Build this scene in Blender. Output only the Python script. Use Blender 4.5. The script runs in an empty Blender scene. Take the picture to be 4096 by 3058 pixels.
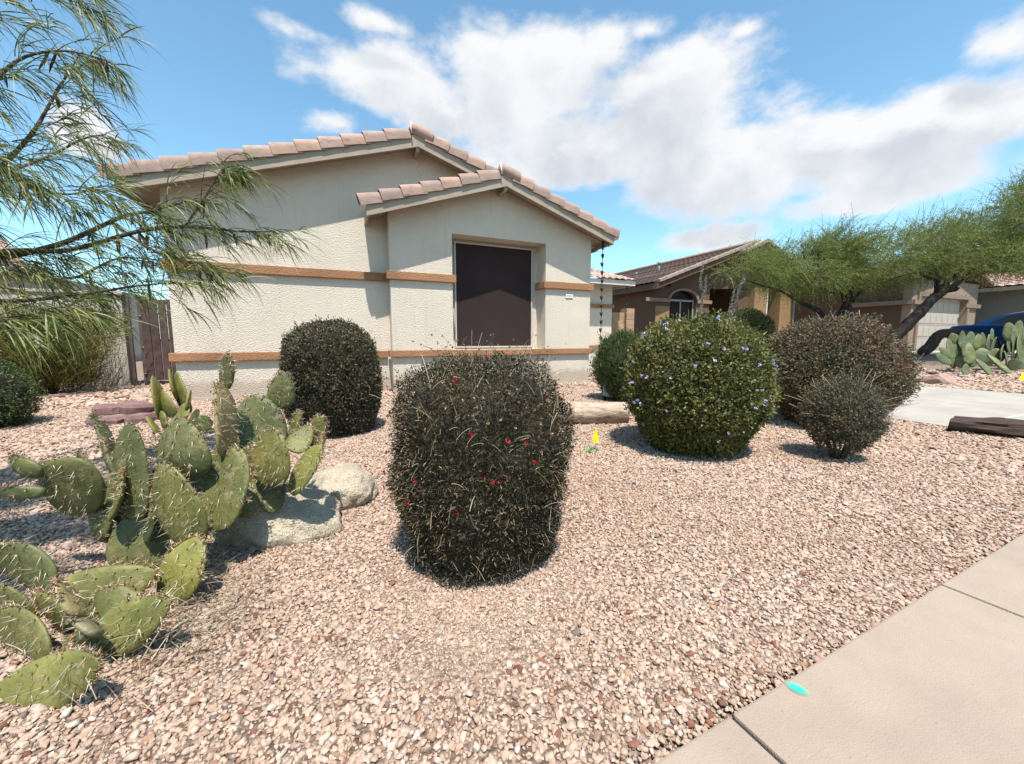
import bpy, bmesh, math, random
import numpy as np
from mathutils import Vector, Matrix

# ------------------------------------------------------------------ camera, sky, sun, exposure
scene = bpy.context.scene
col = scene.collection
R = math.radians
YAW = R(23.5)                    # the camera looks this far to the right of +Y
PITCH = math.atan(43/392)        # downwards
cam_d = bpy.data.cameras.new('camera'); cam = bpy.data.objects.new('camera', cam_d); col.objects.link(cam)
cam_d.sensor_width = 36; cam_d.lens = 36*392/1024; cam_d.clip_start = 0.05; cam_d.clip_end = 2000
cam.location = (0, 0, 0.95); cam.rotation_euler = (math.pi/2-PITCH, 0, -YAW)
scene.camera = cam
scene.view_settings.view_transform = 'Standard'; scene.view_settings.look = 'None'
scene.view_settings.gamma = 1.0; scene.view_settings.use_curve_mapping = False
scene.view_settings.exposure = 0.72
scene.cycles.max_bounces = 5; scene.cycles.transparent_max_bounces = 8
scene.cycles.diffuse_bounces = 2
scene.cycles.caustics_reflective = False; scene.cycles.caustics_refractive = False

SUN_FROM = Vector((-0.2, -1.0, 2.42)).normalized()     # unit vector towards the sun
sun_d = bpy.data.lights.new('sun', 'SUN'); sun = bpy.data.objects.new('sun', sun_d); col.objects.link(sun)
sun_d.energy = 5.0; sun_d.angle = R(0.53); sun_d.color = (1.0, 0.955, 0.88)
sun.rotation_euler = (-SUN_FROM).to_track_quat('-Z', 'Y').to_euler(); sun.location = (-4, -20, 46)

PADS_MAIN=[((-0.554, 1.679, 0.13), (0.418, 0.117, 0.901), (0.733, -0.629, -0.259), 0.111, 0.083), ((-0.589, 1.794, 0.323), (-0.276, 0.138, 0.951), (0.759, -0.576, 0.303), 0.16, 0.109), ((-0.58, 1.869, 0.524), (0.02, -0.042, 0.999), (0.979, -0.203, -0.028), 0.114, 0.088), ((-0.479, 1.893, 0.36), (0.631, -0.087, 0.771), (0.626, -0.53, -0.572), 0.149, 0.151), ((-0.457, 1.958, 0.617), (-0.037, 0.134, 0.99), (-0.163, -0.979, 0.127), 0.142, 0.095), ((-0.452, 2.023, 0.809), (0.161, -0.144, 0.976), (0.623, -0.753, -0.213), 0.074, 0.045), ((-0.379, 2.132, 0.521), (-0.05, 0.233, 0.971), (0.961, -0.253, 0.11), 0.16, 0.121), ((-0.3, 1.934, 0.437), (0.111, -0.006, 0.994), (0.823, -0.559, -0.095), 0.12, 0.088), ((-0.277, 2.196, 0.698), (0.228, -0.079, 0.97), (0.957, -0.162, -0.239), 0.085, 0.058), ((-0.222, 2.186, 0.537), (0.355, -0.042, 0.934), (0.535, -0.81, -0.24), 0.057, 0.035), ((-0.189, 2.045, 0.484), (0.577, 0.459, 0.675), (0.813, -0.404, -0.42), 0.068, 0.056), ((-0.126, 2.085, 0.495), (0.259, -0.093, 0.961), (0.929, -0.247, -0.274), 0.085, 0.049), ((-0.171, 1.936, 0.369), (0.523, -0.127, 0.843), (0.323, -0.886, -0.333), 0.122, 0.07), ((-0.329, 2.036, 0.267), (0.915, 0.391, 0.105), (0.254, -0.353, -0.901), 0.061, 0.099), ((-0.109, 2.016, 0.443), (0.233, 0.015, 0.972), (0.016, -1.0, 0.011), 0.06, 0.047), ((-0.303, 2.223, 0.55), (-0.348, 0.259, 0.901), (0.163, -0.93, 0.33), 0.11, 0.066), ((-0.761, 1.947, 0.15), (0.224, 0.17, 0.96), (0.952, -0.247, -0.179), 0.119, 0.113), ((-0.763, 1.938, 0.436), (0.016, 0.036, 0.999), (0.879, -0.477, 0.003), 0.178, 0.076), ((-0.914, 2.094, 0.276), (0.157, 0.144, 0.977), (0.596, -0.803, 0.022), 0.13, 0.073), ((-0.855, 2.023, 0.449), (-0.306, 0.15, 0.94), (0.357, -0.897, 0.26), 0.102, 0.052), ((-0.937, 2.181, 0.552), (-0.333, 0.254, 0.908), (0.084, -0.951, 0.297), 0.083, 0.061), ((-0.988, 2.029, 0.38), (-0.869, 0.239, 0.433), (0.348, -0.326, 0.879), 0.11, 0.136), ((-1.097, 2.022, 0.478), (-0.789, 0.399, 0.467), (0.393, -0.256, 0.883), 0.06, 0.038), ((-1.074, 1.938, 0.407), (-0.983, 0.072, 0.167), (0.157, -0.13, 0.979), 0.063, 0.025), ((-0.804, 1.925, 0.359), (0.279, -0.007, 0.96), (0.259, -0.963, -0.082), 0.097, 0.061), ((-0.891, 2.118, 0.196), (0.236, 0.109, 0.966), (0.971, -0.076, -0.229), 0.094, 0.08), ((-0.956, 2.106, 0.221), (-0.148, 0.181, 0.972), (0.654, -0.72, 0.233), 0.095, 0.066), ((-0.684, 1.976, 0.312), (-0.085, 0.155, 0.984), (0.99, 0.126, 0.065), 0.107, 0.076), ((-0.549, 1.882, 0.198), (0.427, -0.078, 0.901), (0.506, -0.805, -0.309), 0.079, 0.067), ((-0.433, 2.049, 0.362), (0.355, -0.042, 0.934), (0.921, -0.159, -0.357), 0.103, 0.079), ((-0.423, 2.01, 0.26), (0.934, 0.179, 0.309), (0.355, -0.568, -0.742), 0.065, 0.1), ((-0.713, 1.917, 0.263), (0.198, -0.065, 0.978), (0.334, -0.934, -0.129), 0.1, 0.071), ((-0.968, 2.112, 0.415), (-0.49, 0.311, 0.814), (0.474, -0.689, 0.548), 0.08, 0.06)]
PADS_LOW=[((-0.973, 1.739, 0.214), (-0.786, 0.31, 0.534), (0.42, -0.366, 0.83), 0.105, 0.078), ((-0.76, 1.657, 0.118), (0.968, -0.016, 0.251), (0.226, -0.384, -0.895), 0.136, 0.081), ((-0.607, 1.447, 0.109), (0.778, -0.374, 0.505), (0.334, -0.435, -0.836), 0.134, 0.066), ((-0.731, 1.438, 0.228), (-0.455, 0.113, 0.883), (0.212, -0.95, 0.231), 0.059, 0.043), ((-0.697, 1.415, 0.157), (-0.675, 0.37, 0.639), (0.097, -0.814, 0.573), 0.052, 0.038), ((-0.908, 1.583, 0.056), (-0.742, 0.633, 0.22), (0.169, -0.141, 0.975), 0.13, 0.093), ((-0.737, 1.332, 0.053), (0.799, -0.388, 0.459), (0.272, -0.447, -0.852), 0.176, 0.068), ((-0.83, 1.607, -0.004), (0.418, 0.117, 0.901), (0.569, -0.807, -0.16), 0.051, 0.038), ((-1.068, 1.716, -0.048), (-0.772, 0.395, 0.497), (0.496, -0.113, 0.861), 0.107, 0.077), ((-0.872, 1.637, 0.096), (-0.692, 0.548, 0.471), (0.287, -0.39, 0.875), 0.08, 0.067), ((-0.735, 1.459, 0.022), (-0.911, 0.375, -0.173), (-0.299, -0.311, 0.902), 0.065, 0.054), ((-0.696, 1.584, 0.103), (-0.765, 0.561, 0.316), (0.517, 0.243, 0.821), 0.078, 0.055), ((-1.06, 1.804, 0.068), (-0.772, 0.395, 0.497), (0.331, -0.418, 0.846), 0.089, 0.077), ((-0.714, 1.498, 0.056), (-0.73, 0.241, -0.639), (-0.68, -0.167, 0.714), 0.058, 0.047)]
PADS_BACK=[((-1.782, 5.221, 0.335), (-0.116, 0.168, 0.979), (-0.096, -0.983, 0.157), 0.223, 0.13), ((-1.629, 5.149, 0.479), (-0.18, 0.193, 0.965), (0.107, -0.971, 0.215), 0.151, 0.11), ((-1.573, 5.169, 0.384), (-0.242, 0.218, 0.945), (0.635, -0.701, 0.324), 0.215, 0.104), ((-1.479, 5.043, 0.314), (0.171, 0.044, 0.984), (0.193, -0.981, 0.01), 0.106, 0.085), ((-1.694, 5.154, 0.276), (-0.414, 0.464, 0.783), (0.567, -0.542, 0.621), 0.162, 0.104), ((-1.525, 5.016, 0.197), (-0.038, 0.655, 0.754), (0.78, -0.452, 0.432), 0.101, 0.098), ((-1.393, 4.842, 0.139), (0.384, -0.057, 0.922), (0.456, -0.856, -0.242), 0.111, 0.078), ((-1.28, 4.735, 0.116), (0.952, 0.298, 0.062), (0.164, -0.328, -0.93), 0.066, 0.077), ((-1.671, 4.963, 0.139), (-0.387, 0.625, 0.678), (0.351, -0.58, 0.735), 0.1, 0.079), ((-1.738, 4.93, 0.083), (-0.49, 0.311, 0.814), (0.045, -0.924, 0.38), 0.118, 0.093), ((-1.591, 4.976, 0.086), (0.325, 0.339, 0.883), (0.738, -0.675, -0.013), 0.11, 0.083)]
PADS_RIGHT=[((13.385, 4.448, 0.714), (-0.047, 0.247, 0.968), (0.961, -0.254, 0.111), 0.206, 0.098), ((13.927, 4.562, 0.839), (-0.343, 0.198, 0.918), (0.532, -0.765, 0.363), 0.223, 0.111), ((13.991, 4.457, 0.906), (0.043, 0.178, 0.983), (0.898, -0.439, 0.04), 0.199, 0.083), ((13.674, 4.325, 0.714), (-0.133, 0.081, 0.988), (0.991, -0.011, 0.135), 0.162, 0.064), ((14.776, 4.564, 0.904), (0.221, 0.121, 0.968), (0.682, -0.728, -0.065), 0.196, 0.094), ((13.941, 4.507, 0.597), (-0.258, 0.15, 0.954), (0.732, -0.614, 0.295), 0.189, 0.093), ((13.142, 4.441, 0.611), (-0.571, 0.312, 0.759), (0.665, -0.365, 0.651), 0.16, 0.065), ((13.032, 4.438, 0.485), (-0.674, 0.488, 0.554), (0.579, -0.117, 0.807), 0.161, 0.074), ((13.852, 4.537, 0.386), (0.922, -0.299, 0.246), (0.17, -0.257, -0.951), 0.078, 0.123), ((13.792, 4.359, 0.419), (-0.376, 0.198, 0.906), (0.562, -0.729, 0.392), 0.131, 0.112), ((13.905, 4.26, 0.497), (-0.069, 0.185, 0.98), (0.854, -0.496, 0.154), 0.184, 0.087), ((13.875, 4.289, 0.605), (0.266, 0.14, 0.954), (0.669, -0.739, -0.078), 0.208, 0.095), ((14.488, 4.349, 0.683), (0.351, -0.031, 0.936), (0.927, -0.13, -0.352), 0.201, 0.105), ((14.129, 4.148, 0.541), (0.154, 0.151, 0.977), (0.484, -0.873, 0.058), 0.163, 0.123), ((14.29, 4.292, 0.884), (0.245, 0.088, 0.966), (0.812, -0.563, -0.155), 0.165, 0.078), ((15.038, 4.445, 0.95), (0.017, 0.115, 0.993), (0.985, -0.17, 0.003), 0.138, 0.089), ((14.404, 4.164, 0.885), (0.384, 0.035, 0.923), (0.909, 0.159, -0.385), 0.153, 0.098), ((15.246, 4.355, 1.064), (0.197, 0.096, 0.976), (0.979, -0.075, -0.19), 0.127, 0.067), ((14.78, 4.175, 0.773), (0.207, -0.007, 0.978), (0.962, 0.182, -0.203), 0.189, 0.142), ((14.96, 4.315, 0.588), (-0.236, 0.114, 0.965), (0.738, -0.625, 0.254), 0.148, 0.096), ((14.359, 4.007, 0.543), (0.091, 0.025, 0.996), (0.51, -0.86, -0.025), 0.151, 0.126), ((14.834, 4.22, 0.437), (-0.157, 0.12, 0.98), (0.835, -0.514, 0.196), 0.124, 0.091), ((13.243, 4.118, 0.245), (0.282, 0.108, 0.953), (0.911, -0.343, -0.231), 0.115, 0.068), ((13.773, 4.354, 0.081), (0.852, -0.161, 0.498), (0.493, -0.077, -0.867), 0.088, 0.118), ((13.69, 3.947, 0.286), (0.893, -0.292, 0.341), (0.131, -0.558, -0.82), 0.063, 0.202), ((14.014, 3.81, 0.348), (0.918, -0.335, 0.211), (-0.091, -0.699, -0.709), 0.063, 0.26), ((14.351, 3.914, 0.632), (0.34, 0.072, 0.938), (0.923, 0.164, -0.347), 0.171, 0.103), ((14.393, 3.845, 0.506), (-0.075, 0.172, 0.982), (0.978, 0.207, 0.038), 0.149, 0.104), ((15.819, 4.217, 0.858), (0.079, 0.095, 0.992), (0.993, 0.085, -0.088), 0.221, 0.099), ((15.509, 4.143, 1.131), (0.025, 0.133, 0.991), (0.494, -0.863, 0.103), 0.193, 0.1), ((15.097, 3.94, 0.709), (0.168, 0.085, 0.982), (0.965, 0.191, -0.181), 0.243, 0.121), ((16.277, 4.199, 1.161), (0.162, 0.067, 0.985), (0.652, -0.756, -0.056), 0.224, 0.085), ((15.144, 3.86, 0.776), (0.18, 0.136, 0.974), (0.982, -0.081, -0.17), 0.286, 0.105), ((16.124, 4.067, 0.95), (0.354, 0.096, 0.93), (0.932, 0.05, -0.36), 0.234, 0.091), ((14.863, 3.818, 0.347), (-0.33, 0.296, 0.897), (0.428, -0.8, 0.421), 0.119, 0.109), ((15.332, 3.842, 0.511), (0.182, -0.008, 0.983), (0.678, -0.723, -0.132), 0.243, 0.107), ((15.08, 3.945, 0.972), (-0.146, 0.1, 0.984), (0.989, -0.003, 0.148), 0.176, 0.107), ((16.025, 3.95, 0.722), (0.343, -0.06, 0.937), (0.915, -0.204, -0.348), 0.275, 0.106), ((15.676, 3.784, 0.618), (0.105, 0.084, 0.991), (0.674, -0.739, -0.008), 0.245, 0.134), ((16.098, 3.836, 0.837), (0.196, -0.062, 0.979), (0.972, -0.116, -0.202), 0.251, 0.119)]
TREE_A=[[((12.552, 6.594, 0.821), 0.0807), ((12.385, 6.663, 1.479), 0.0681), ((12.2, 6.687, 1.693), 0.0676), ((11.939, 6.731, 1.806), 0.0593), ((11.609, 6.805, 1.917), 0.0471), ((11.285, 6.882, 2.065), 0.0351), ((10.894, 6.992, 2.249), 0.0271), ((10.434, 7.122, 2.354), 0.0192), ((9.946, 7.269, 2.496), 0.0114)], [((12.7, 6.529, 0.821), 0.0887), ((12.882, 6.568, 1.464), 0.081), ((13.011, 6.582, 1.708), 0.0731), ((13.178, 6.58, 1.954), 0.0652), ((13.417, 6.537, 2.12), 0.0572), ((13.735, 6.465, 2.328), 0.0451), ((14.092, 6.376, 2.537), 0.037), ((14.375, 6.319, 2.747), 0.0248), ((14.629, 6.295, 3.124), 0.0166)], [((13.07, 6.369, 0.821), 0.0887), ((13.219, 6.477, 1.487), 0.0854), ((13.333, 6.554, 1.756), 0.0819), ((13.406, 6.641, 1.967), 0.0743), ((13.491, 6.724, 2.181), 0.0582), ((13.725, 6.743, 2.399), 0.0419), ((14.04, 6.751, 2.83), 0.0296), ((14.246, 6.823, 3.393), 0.017)], [((13.01, 6.314, 1.985), 0.0356), ((12.782, 6.31, 2.265), 0.0313), ((12.408, 6.398, 2.788), 0.0271), ((12.411, 6.302, 3.146), 0.0191), ((12.318, 6.243, 3.457), 0.0113)], [((12.89, 6.472, 1.955), 0.04), ((12.675, 6.488, 2.221), 0.0356), ((12.342, 6.522, 2.209), 0.0314), ((12.019, 6.568, 2.333), 0.0272), ((11.705, 6.625, 2.587), 0.0231), ((11.434, 6.672, 2.913), 0.0191), ((11.235, 6.687, 3.232), 0.0113)], [((11.899, 6.899, 1.915), 0.02), ((12.28, 6.917, 2.228), 0.0202), ((12.734, 6.882, 2.366), 0.0164), ((13.125, 6.89, 2.63), 0.0083)]]
TREE_B=[[((14.083, 5.928, 0.824), 0.1566), ((14.326, 5.853, 1.076), 0.1515), ((14.519, 5.79, 1.251), 0.1465), ((14.689, 5.74, 1.452), 0.1364), ((14.931, 5.662, 1.678), 0.1313), ((15.126, 5.604, 1.904), 0.1263), ((15.296, 5.551, 2.08), 0.1212), ((15.464, 5.493, 2.205), 0.1111), ((15.631, 5.435, 2.331), 0.101)], [((15.394, 5.523, 2.205), 0.0657), ((15.301, 5.492, 2.395), 0.0652), ((15.182, 5.47, 2.556), 0.0597), ((14.962, 5.476, 2.593), 0.0493), ((14.732, 5.484, 2.616), 0.0391), ((14.285, 5.599, 2.735), 0.0291), ((13.834, 5.688, 2.625), 0.0217), ((13.387, 5.772, 2.493), 0.0119)], [((15.421, 5.554, 2.557), 0.0505), ((15.613, 5.665, 2.957), 0.0307), ((15.865, 5.753, 3.393), 0.0233), ((16.004, 5.905, 3.942), 0.0131)], [((15.536, 5.469, 2.268), 0.101), ((15.805, 5.495, 2.546), 0.0816), ((16.195, 5.468, 2.816), 0.0617), ((16.716, 5.405, 3.271), 0.0415), ((17.132, 5.414, 3.942), 0.0262), ((17.438, 5.488, 4.756), 0.0132)], [((15.606, 5.442, 2.293), 0.096), ((15.7, 5.322, 2.395), 0.0802), ((15.817, 5.202, 2.582), 0.0597), ((15.81, 5.118, 2.618), 0.0444), ((16.212, 4.87, 2.776), 0.0343), ((16.539, 4.658, 2.955), 0.0243), ((17.085, 4.362, 3.227), 0.0145)], [((15.746, 5.382, 2.306), 0.0606), ((15.886, 5.325, 2.331), 0.0556), ((15.969, 5.294, 2.381), 0.0354)], [((16.154, 5.245, 2.645), 0.0404), ((16.853, 5.271, 3.257), 0.0309), ((17.715, 5.236, 3.959), 0.0237), ((18.615, 5.236, 5.089), 0.0134)], [((15.906, 5.37, 2.783), 0.0404), ((16.715, 5.614, 3.181), 0.0264), ((17.314, 5.979, 3.826), 0.0138)]]
CROWN_A=[((9.76, 7.274, 2.782), 0.594, 0.277), ((10.587, 7.143, 2.855), 0.673, 0.416), ((11.561, 7.25, 2.706), 0.594, 0.396), ((11.695, 7.015, 3.067), 0.673, 0.475), ((12.694, 6.922, 3.167), 0.673, 0.554), ((12.579, 6.318, 3.2), 0.673, 0.634), ((13.739, 6.551, 2.942), 0.594, 0.356), ((13.656, 6.163, 3.067), 0.594, 0.475), ((11.551, 6.468, 2.556), 0.594, 0.238), ((13.359, 6.803, 2.753), 0.594, 0.198)]
CROWN_B=[((13.733, 5.928, 3.221), 0.645, 0.484), ((15.344, 6.126, 3.393), 0.766, 0.605), ((15.057, 5.484, 3.399), 0.887, 0.686), ((16.668, 5.477, 3.701), 0.887, 0.807), ((16.976, 5.034, 3.868), 0.887, 1.049), ((18.373, 4.913, 4.265), 0.887, 1.21), ((18.477, 4.439, 4.35), 0.968, 1.331), ((14.6, 5.943, 2.826), 0.605, 0.282), ((16.769, 5.69, 3.097), 0.807, 0.242), ((16.089, 4.657, 2.989), 0.887, 0.282), ((18.275, 4.622, 3.309), 0.887, 0.363)]
CURVED_LOG=[((17.618, 6.552, 0.549), 0.1134), ((17.727, 6.505, 0.549), 0.1552), ((17.926, 6.438, 0.713), 0.1612), ((18.087, 6.396, 0.95), 0.1552), ((18.244, 6.346, 1.098), 0.1492), ((18.465, 6.255, 1.143), 0.1433), ((18.711, 6.148, 1.143), 0.1373), ((19.01, 6.013, 1.098), 0.1373), ((19.39, 5.837, 1.009), 0.1313)]
OCO_A=[[((7.947, 6.978, 1.052), 0.0205), ((7.995, 7.016, 1.547), 0.0205), ((8.078, 7.022, 1.897), 0.0205), ((8.112, 7.028, 2.072), 0.0205), ((8.053, 7.075, 2.247), 0.0205), ((8.076, 7.093, 2.481), 0.0205), ((8.136, 7.098, 2.743), 0.0205)], [((7.987, 6.961, 1.052), 0.0205), ((8.021, 7.002, 1.518), 0.0205), ((8.091, 7.016, 1.897), 0.0205), ((8.155, 7.017, 2.131), 0.0205), ((8.189, 7.035, 2.408), 0.0205)], [((8.069, 6.928, 1.081), 0.0205), ((8.125, 6.946, 1.431), 0.0205), ((8.139, 6.957, 1.577), 0.0205)]]
OCO_B=[[((8.412, 6.556, 1.049), 0.0201), ((8.48, 6.571, 1.421), 0.0201), ((8.584, 6.557, 1.678), 0.0201), ((8.707, 6.551, 2.077), 0.0201), ((8.852, 6.525, 2.391), 0.0201)], [((8.385, 6.568, 1.049), 0.0201), ((8.453, 6.579, 1.392), 0.0201), ((8.535, 6.588, 1.763), 0.0201), ((8.614, 6.59, 2.063), 0.0201)], [((8.431, 6.551, 1.078), 0.0201), ((8.522, 6.559, 1.478), 0.0201), ((8.64, 6.542, 1.763), 0.0201), ((8.675, 6.551, 1.963), 0.0201)]]
LEFT_BR=[[((-2.113, 3.172, 1.449), 0.0338), ((-1.961, 3.432, 1.416), 0.0299), ((-1.641, 3.527, 1.544), 0.0227), ((-1.304, 3.515, 1.751), 0.0169), ((-1.127, 3.5, 1.813), 0.012), ((-0.881, 3.46, 1.909), 0.0053)], [((-2.121, 3.153, 1.261), 0.0286), ((-1.81, 3.371, 1.456), 0.0239), ((-1.561, 3.489, 1.515), 0.0211), ((-1.196, 3.457, 1.66), 0.0186), ((-0.948, 3.466, 1.719), 0.0158), ((-0.621, 3.433, 1.714), 0.0091), ((-0.385, 3.387, 1.728), 0.0037)], [((-0.948, 3.466, 1.719), 0.0088), ((-0.823, 3.434, 1.909), 0.007), ((-0.728, 3.412, 2.067), 0.0053), ((-0.675, 3.399, 2.146), 0.0035)], [((-2.003, 3.023, 1.513), 0.0247), ((-1.834, 3.314, 1.809), 0.02), ((-1.632, 3.372, 2.118), 0.0149), ((-1.563, 3.485, 2.394), 0.0109), ((-1.453, 3.589, 2.747), 0.0049)], [((-1.991, 3.052, 1.803), 0.0197), ((-1.754, 3.217, 2.213), 0.0164), ((-1.589, 3.29, 2.506), 0.0114), ((-1.41, 3.337, 2.63), 0.0075), ((-1.214, 3.305, 2.612), 0.0031)], [((-1.976, 3.085, 2.137), 0.0173), ((-1.782, 3.277, 2.607), 0.0136), ((-1.62, 3.35, 2.893), 0.01), ((-1.444, 3.397, 3.008), 0.006), ((-1.303, 3.379, 2.915), 0.0031)], [((-1.914, 2.947, 1.201), 0.0197), ((-1.743, 3.197, 1.163), 0.0171), ((-1.511, 3.321, 1.211), 0.014), ((-1.219, 3.312, 1.28), 0.0097), ((-0.966, 3.261, 1.317), 0.0033)], [((-2.293, 3.621, 1.794), 0.0209), ((-2.001, 3.736, 1.984), 0.0162), ((-1.804, 3.895, 2.194), 0.0123), ((-1.623, 3.947, 2.371), 0.0091), ((-1.496, 3.954, 2.43), 0.0037)], [((-1.362, 3.537, 1.721), 0.0118), ((-1.117, 3.408, 1.538), 0.0084), ((-0.884, 3.352, 1.456), 0.0069), ((-0.756, 3.348, 1.434), 0.0035)], [((-2.24, 3.777, 1.456), 0.0195), ((-1.883, 3.723, 1.385), 0.0152), ((-1.665, 3.736, 1.37), 0.0123), ((-1.448, 3.769, 1.517), 0.0091), ((-1.227, 3.729, 1.527), 0.0037)], [((-1.784, 2.859, 1.864), 0.0164), ((-1.66, 3.029, 1.895), 0.013), ((-1.501, 3.054, 1.77), 0.0095), ((-1.36, 3.101, 1.757), 0.0071), ((-1.245, 3.172, 1.848), 0.003)], [((-1.723, 2.732, 1.019), 0.0105), ((-1.551, 2.77, 1.045), 0.0086), ((-1.458, 2.843, 1.073), 0.0052), ((-1.338, 2.849, 1.101), 0.0027)]]
# view axes used only as wind heading for the acacia
CLOUDS=[(-15.1, 30.4, 10.5, 3.1, 1), (2.7, 31.7, 16.1, 4.5, 1), (19.5, 29.4, 10.6, 3.7, 1), (-3.6, 27.3, 13.8, 2.7, 0.9), (12.1, 24.5, 19.9, 3.8, 1), (28.9, 19.9, 14.7, 5.2, 1), (43.2, 18.5, 8.8, 4.4, 1), (48.6, 18.7, 5.6, 2.5, 1), (41.8, 14.6, 11.9, 2.2, 0.8), (26.6, 12.7, 6.3, 1.6, 0.95), (-26.2, 32.7, 9.4, 2.3, 0.42), (-17.1, 35.2, 12.3, 1.9, 0.42), (49.0, 24.4, 5.1, 3.0, 0.55), (17.6, 34.3, 6.7, 2.0, 0.42), (-23.1, 25.4, 7.5, 2.9, 0.4), (28.9, 32.7, 5.2, 1.4, 0.4), (-45.5, 18.8, 3.4, 2.7, 0.6), (8.5, 21.6, 15.6, 2.1, 0.9)]


def build_world():
    w = bpy.data.worlds.new('World'); scene.world = w; w.use_nodes = True
    nt = w.node_tree; nt.nodes.clear(); N = nt.nodes; Lk = nt.links
    # cloud density group: (azimuth, elevation, direction) -> density
    g = bpy.data.node_groups.new('cloud_density', 'ShaderNodeTree')
    g.interface.new_socket('Dir', in_out='INPUT', socket_type='NodeSocketVector')
    g.interface.new_socket('Density', in_out='OUTPUT', socket_type='NodeSocketFloat')
    gi = g.nodes.new('NodeGroupInput'); go = g.nodes.new('NodeGroupOutput'); GL = g.links
    def M(op, a=None, b=None, c=None):
        n = g.nodes.new('ShaderNodeMath'); n.operation = op
        for i, x in enumerate((a, b, c)):
            if x is None: continue
            if isinstance(x, (int, float)): n.inputs[i].default_value = x
            else: GL.new(x, n.inputs[i])
        return n.outputs[0]
    def VM(op, a=None, b=None):
        n = g.nodes.new('ShaderNodeVectorMath'); n.operation = op
        for i, x in enumerate((a, b)):
            if x is None: continue
            if isinstance(x, (tuple, list)): n.inputs[i].default_value = x
            else: GL.new(x, n.inputs[i])
        return n
    d = gi.outputs['Dir']
    dr = VM('DOT_PRODUCT', d, (math.cos(YAW), -math.sin(YAW), 0)).outputs['Value']
    df = VM('DOT_PRODUCT', d, (math.sin(YAW), math.cos(YAW), 0)).outputs['Value']
    sx = g.nodes.new('ShaderNodeSeparateXYZ'); GL.new(d, sx.inputs[0])
    az = M('MULTIPLY', M('ARCTAN2', dr, df), 57.2958)
    el = M('MULTIPLY', M('ARCSINE', sx.outputs[2]), 57.2958)
    sc = VM('MULTIPLY', d, (1, 1, 1.7)).outputs[0]
    def noise(scale, detail, rough, out='Fac'):
        n = g.nodes.new('ShaderNodeTexNoise'); n.inputs['Scale'].default_value = scale
        n.inputs['Detail'].default_value = detail; n.inputs['Roughness'].default_value = rough
        GL.new(sc, n.inputs['Vector']); return n.outputs[out]
    n1 = noise(7.0, 9, 0.6); n2 = noise(2.1, 4, 0.5)
    comb = g.nodes.new('ShaderNodeCombineXYZ'); GL.new(az, comb.inputs[0]); GL.new(el, comb.inputs[1])
    nc = noise(4.5, 4, 0.55, 'Color')
    wv = VM('MULTIPLY', VM('SUBTRACT', nc, (0.5, 0.5, 0.5)).outputs[0], (5, 2.6, 0)).outputs[0]
    ae = VM('ADD', comb.outputs[0], wv).outputs[0]
    acc = None
    for (a0, e0, ra, re, wt) in CLOUDS:
        v = VM('DIVIDE', VM('SUBTRACT', ae, (a0, e0, 0)).outputs[0], (ra*1.12, re*1.2, 1)).outputs[0]
        ln = VM('LENGTH', v).outputs['Value']
        s = M('MULTIPLY_ADD', ln, -0.8, 0.8*wt)
        acc = s if acc is None else M('SMOOTH_MAX', acc, s, 0.18)
    gen = M('MULTIPLY_ADD', n2, 3.0, -2.25)        # scattered clouds everywhere else
    acc = M('MAXIMUM', acc, gen)
    t = M('ADD', acc, M('MULTIPLY_ADD', n1, 1.3, -0.625))
    mr = g.nodes.new('ShaderNodeMapRange'); mr.interpolation_type = 'SMOOTHSTEP'
    mr.inputs[1].default_value = -0.05; mr.inputs[2].default_value = 0.36
    GL.new(t, mr.inputs[0]); GL.new(mr.outputs[0], go.inputs[0])

    tc = N.new('ShaderNodeTexCoord')
    nrm = N.new('ShaderNodeVectorMath'); nrm.operation = 'NORMALIZE'; Lk.new(tc.outputs['Generated'], nrm.inputs[0])
    d1 = N.new('ShaderNodeGroup'); d1.node_tree = g; Lk.new(nrm.outputs[0], d1.inputs[0])
    up = N.new('ShaderNodeVectorMath'); up.operation = 'ADD'; up.inputs[1].default_value = (-0.005, -0.02, 0.055)
    Lk.new(nrm.outputs[0], up.inputs[0])
    un = N.new('ShaderNodeVectorMath'); un.operation = 'NORMALIZE'; Lk.new(up.outputs[0], un.inputs[0])
    d2 = N.new('ShaderNodeGroup'); d2.node_tree = g; Lk.new(un.outputs[0], d2.inputs[0])
    sky = N.new('ShaderNodeTexSky'); sky.sky_type = 'NISHITA'; sky.sun_disc = False
    sky.sun_elevation = math.asin(SUN_FROM.z); sky.sun_rotation = math.atan2(SUN_FROM.x, SUN_FROM.y)
    sky.altitude = 350; sky.air_density = 1.0; sky.dust_density = 0.6; sky.ozone_density = 1.6
    tint = N.new('ShaderNodeMix'); tint.data_type = 'RGBA'; tint.blend_type = 'MULTIPLY'; tint.inputs[0].default_value = 1
    tint.inputs[7].default_value = SKY_TINT
    Lk.new(sky.outputs[0], tint.inputs[6])
    shade = N.new('ShaderNodeMix'); shade.data_type = 'RGBA'
    shade.inputs[6].default_value = CLOUD_LIT; shade.inputs[7].default_value = CLOUD_DARK
    sm = N.new('ShaderNodeMath'); sm.operation = 'MULTIPLY'; Lk.new(d1.outputs[0], sm.inputs[0]); Lk.new(d2.outputs[0], sm.inputs[1])
    cn = N.new('ShaderNodeTexNoise'); cn.inputs['Scale'].default_value = 6.5; cn.inputs['Detail'].default_value = 6; cn.inputs['Roughness'].default_value = .55
    Lk.new(nrm.outputs[0], cn.inputs['Vector'])
    cm_ = N.new('ShaderNodeMapRange'); cm_.inputs[1].default_value = .36; cm_.inputs[2].default_value = .64; cm_.inputs[3].default_value = .15; cm_.inputs[4].default_value = 1.0
    Lk.new(cn.outputs[0], cm_.inputs[0])
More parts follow.
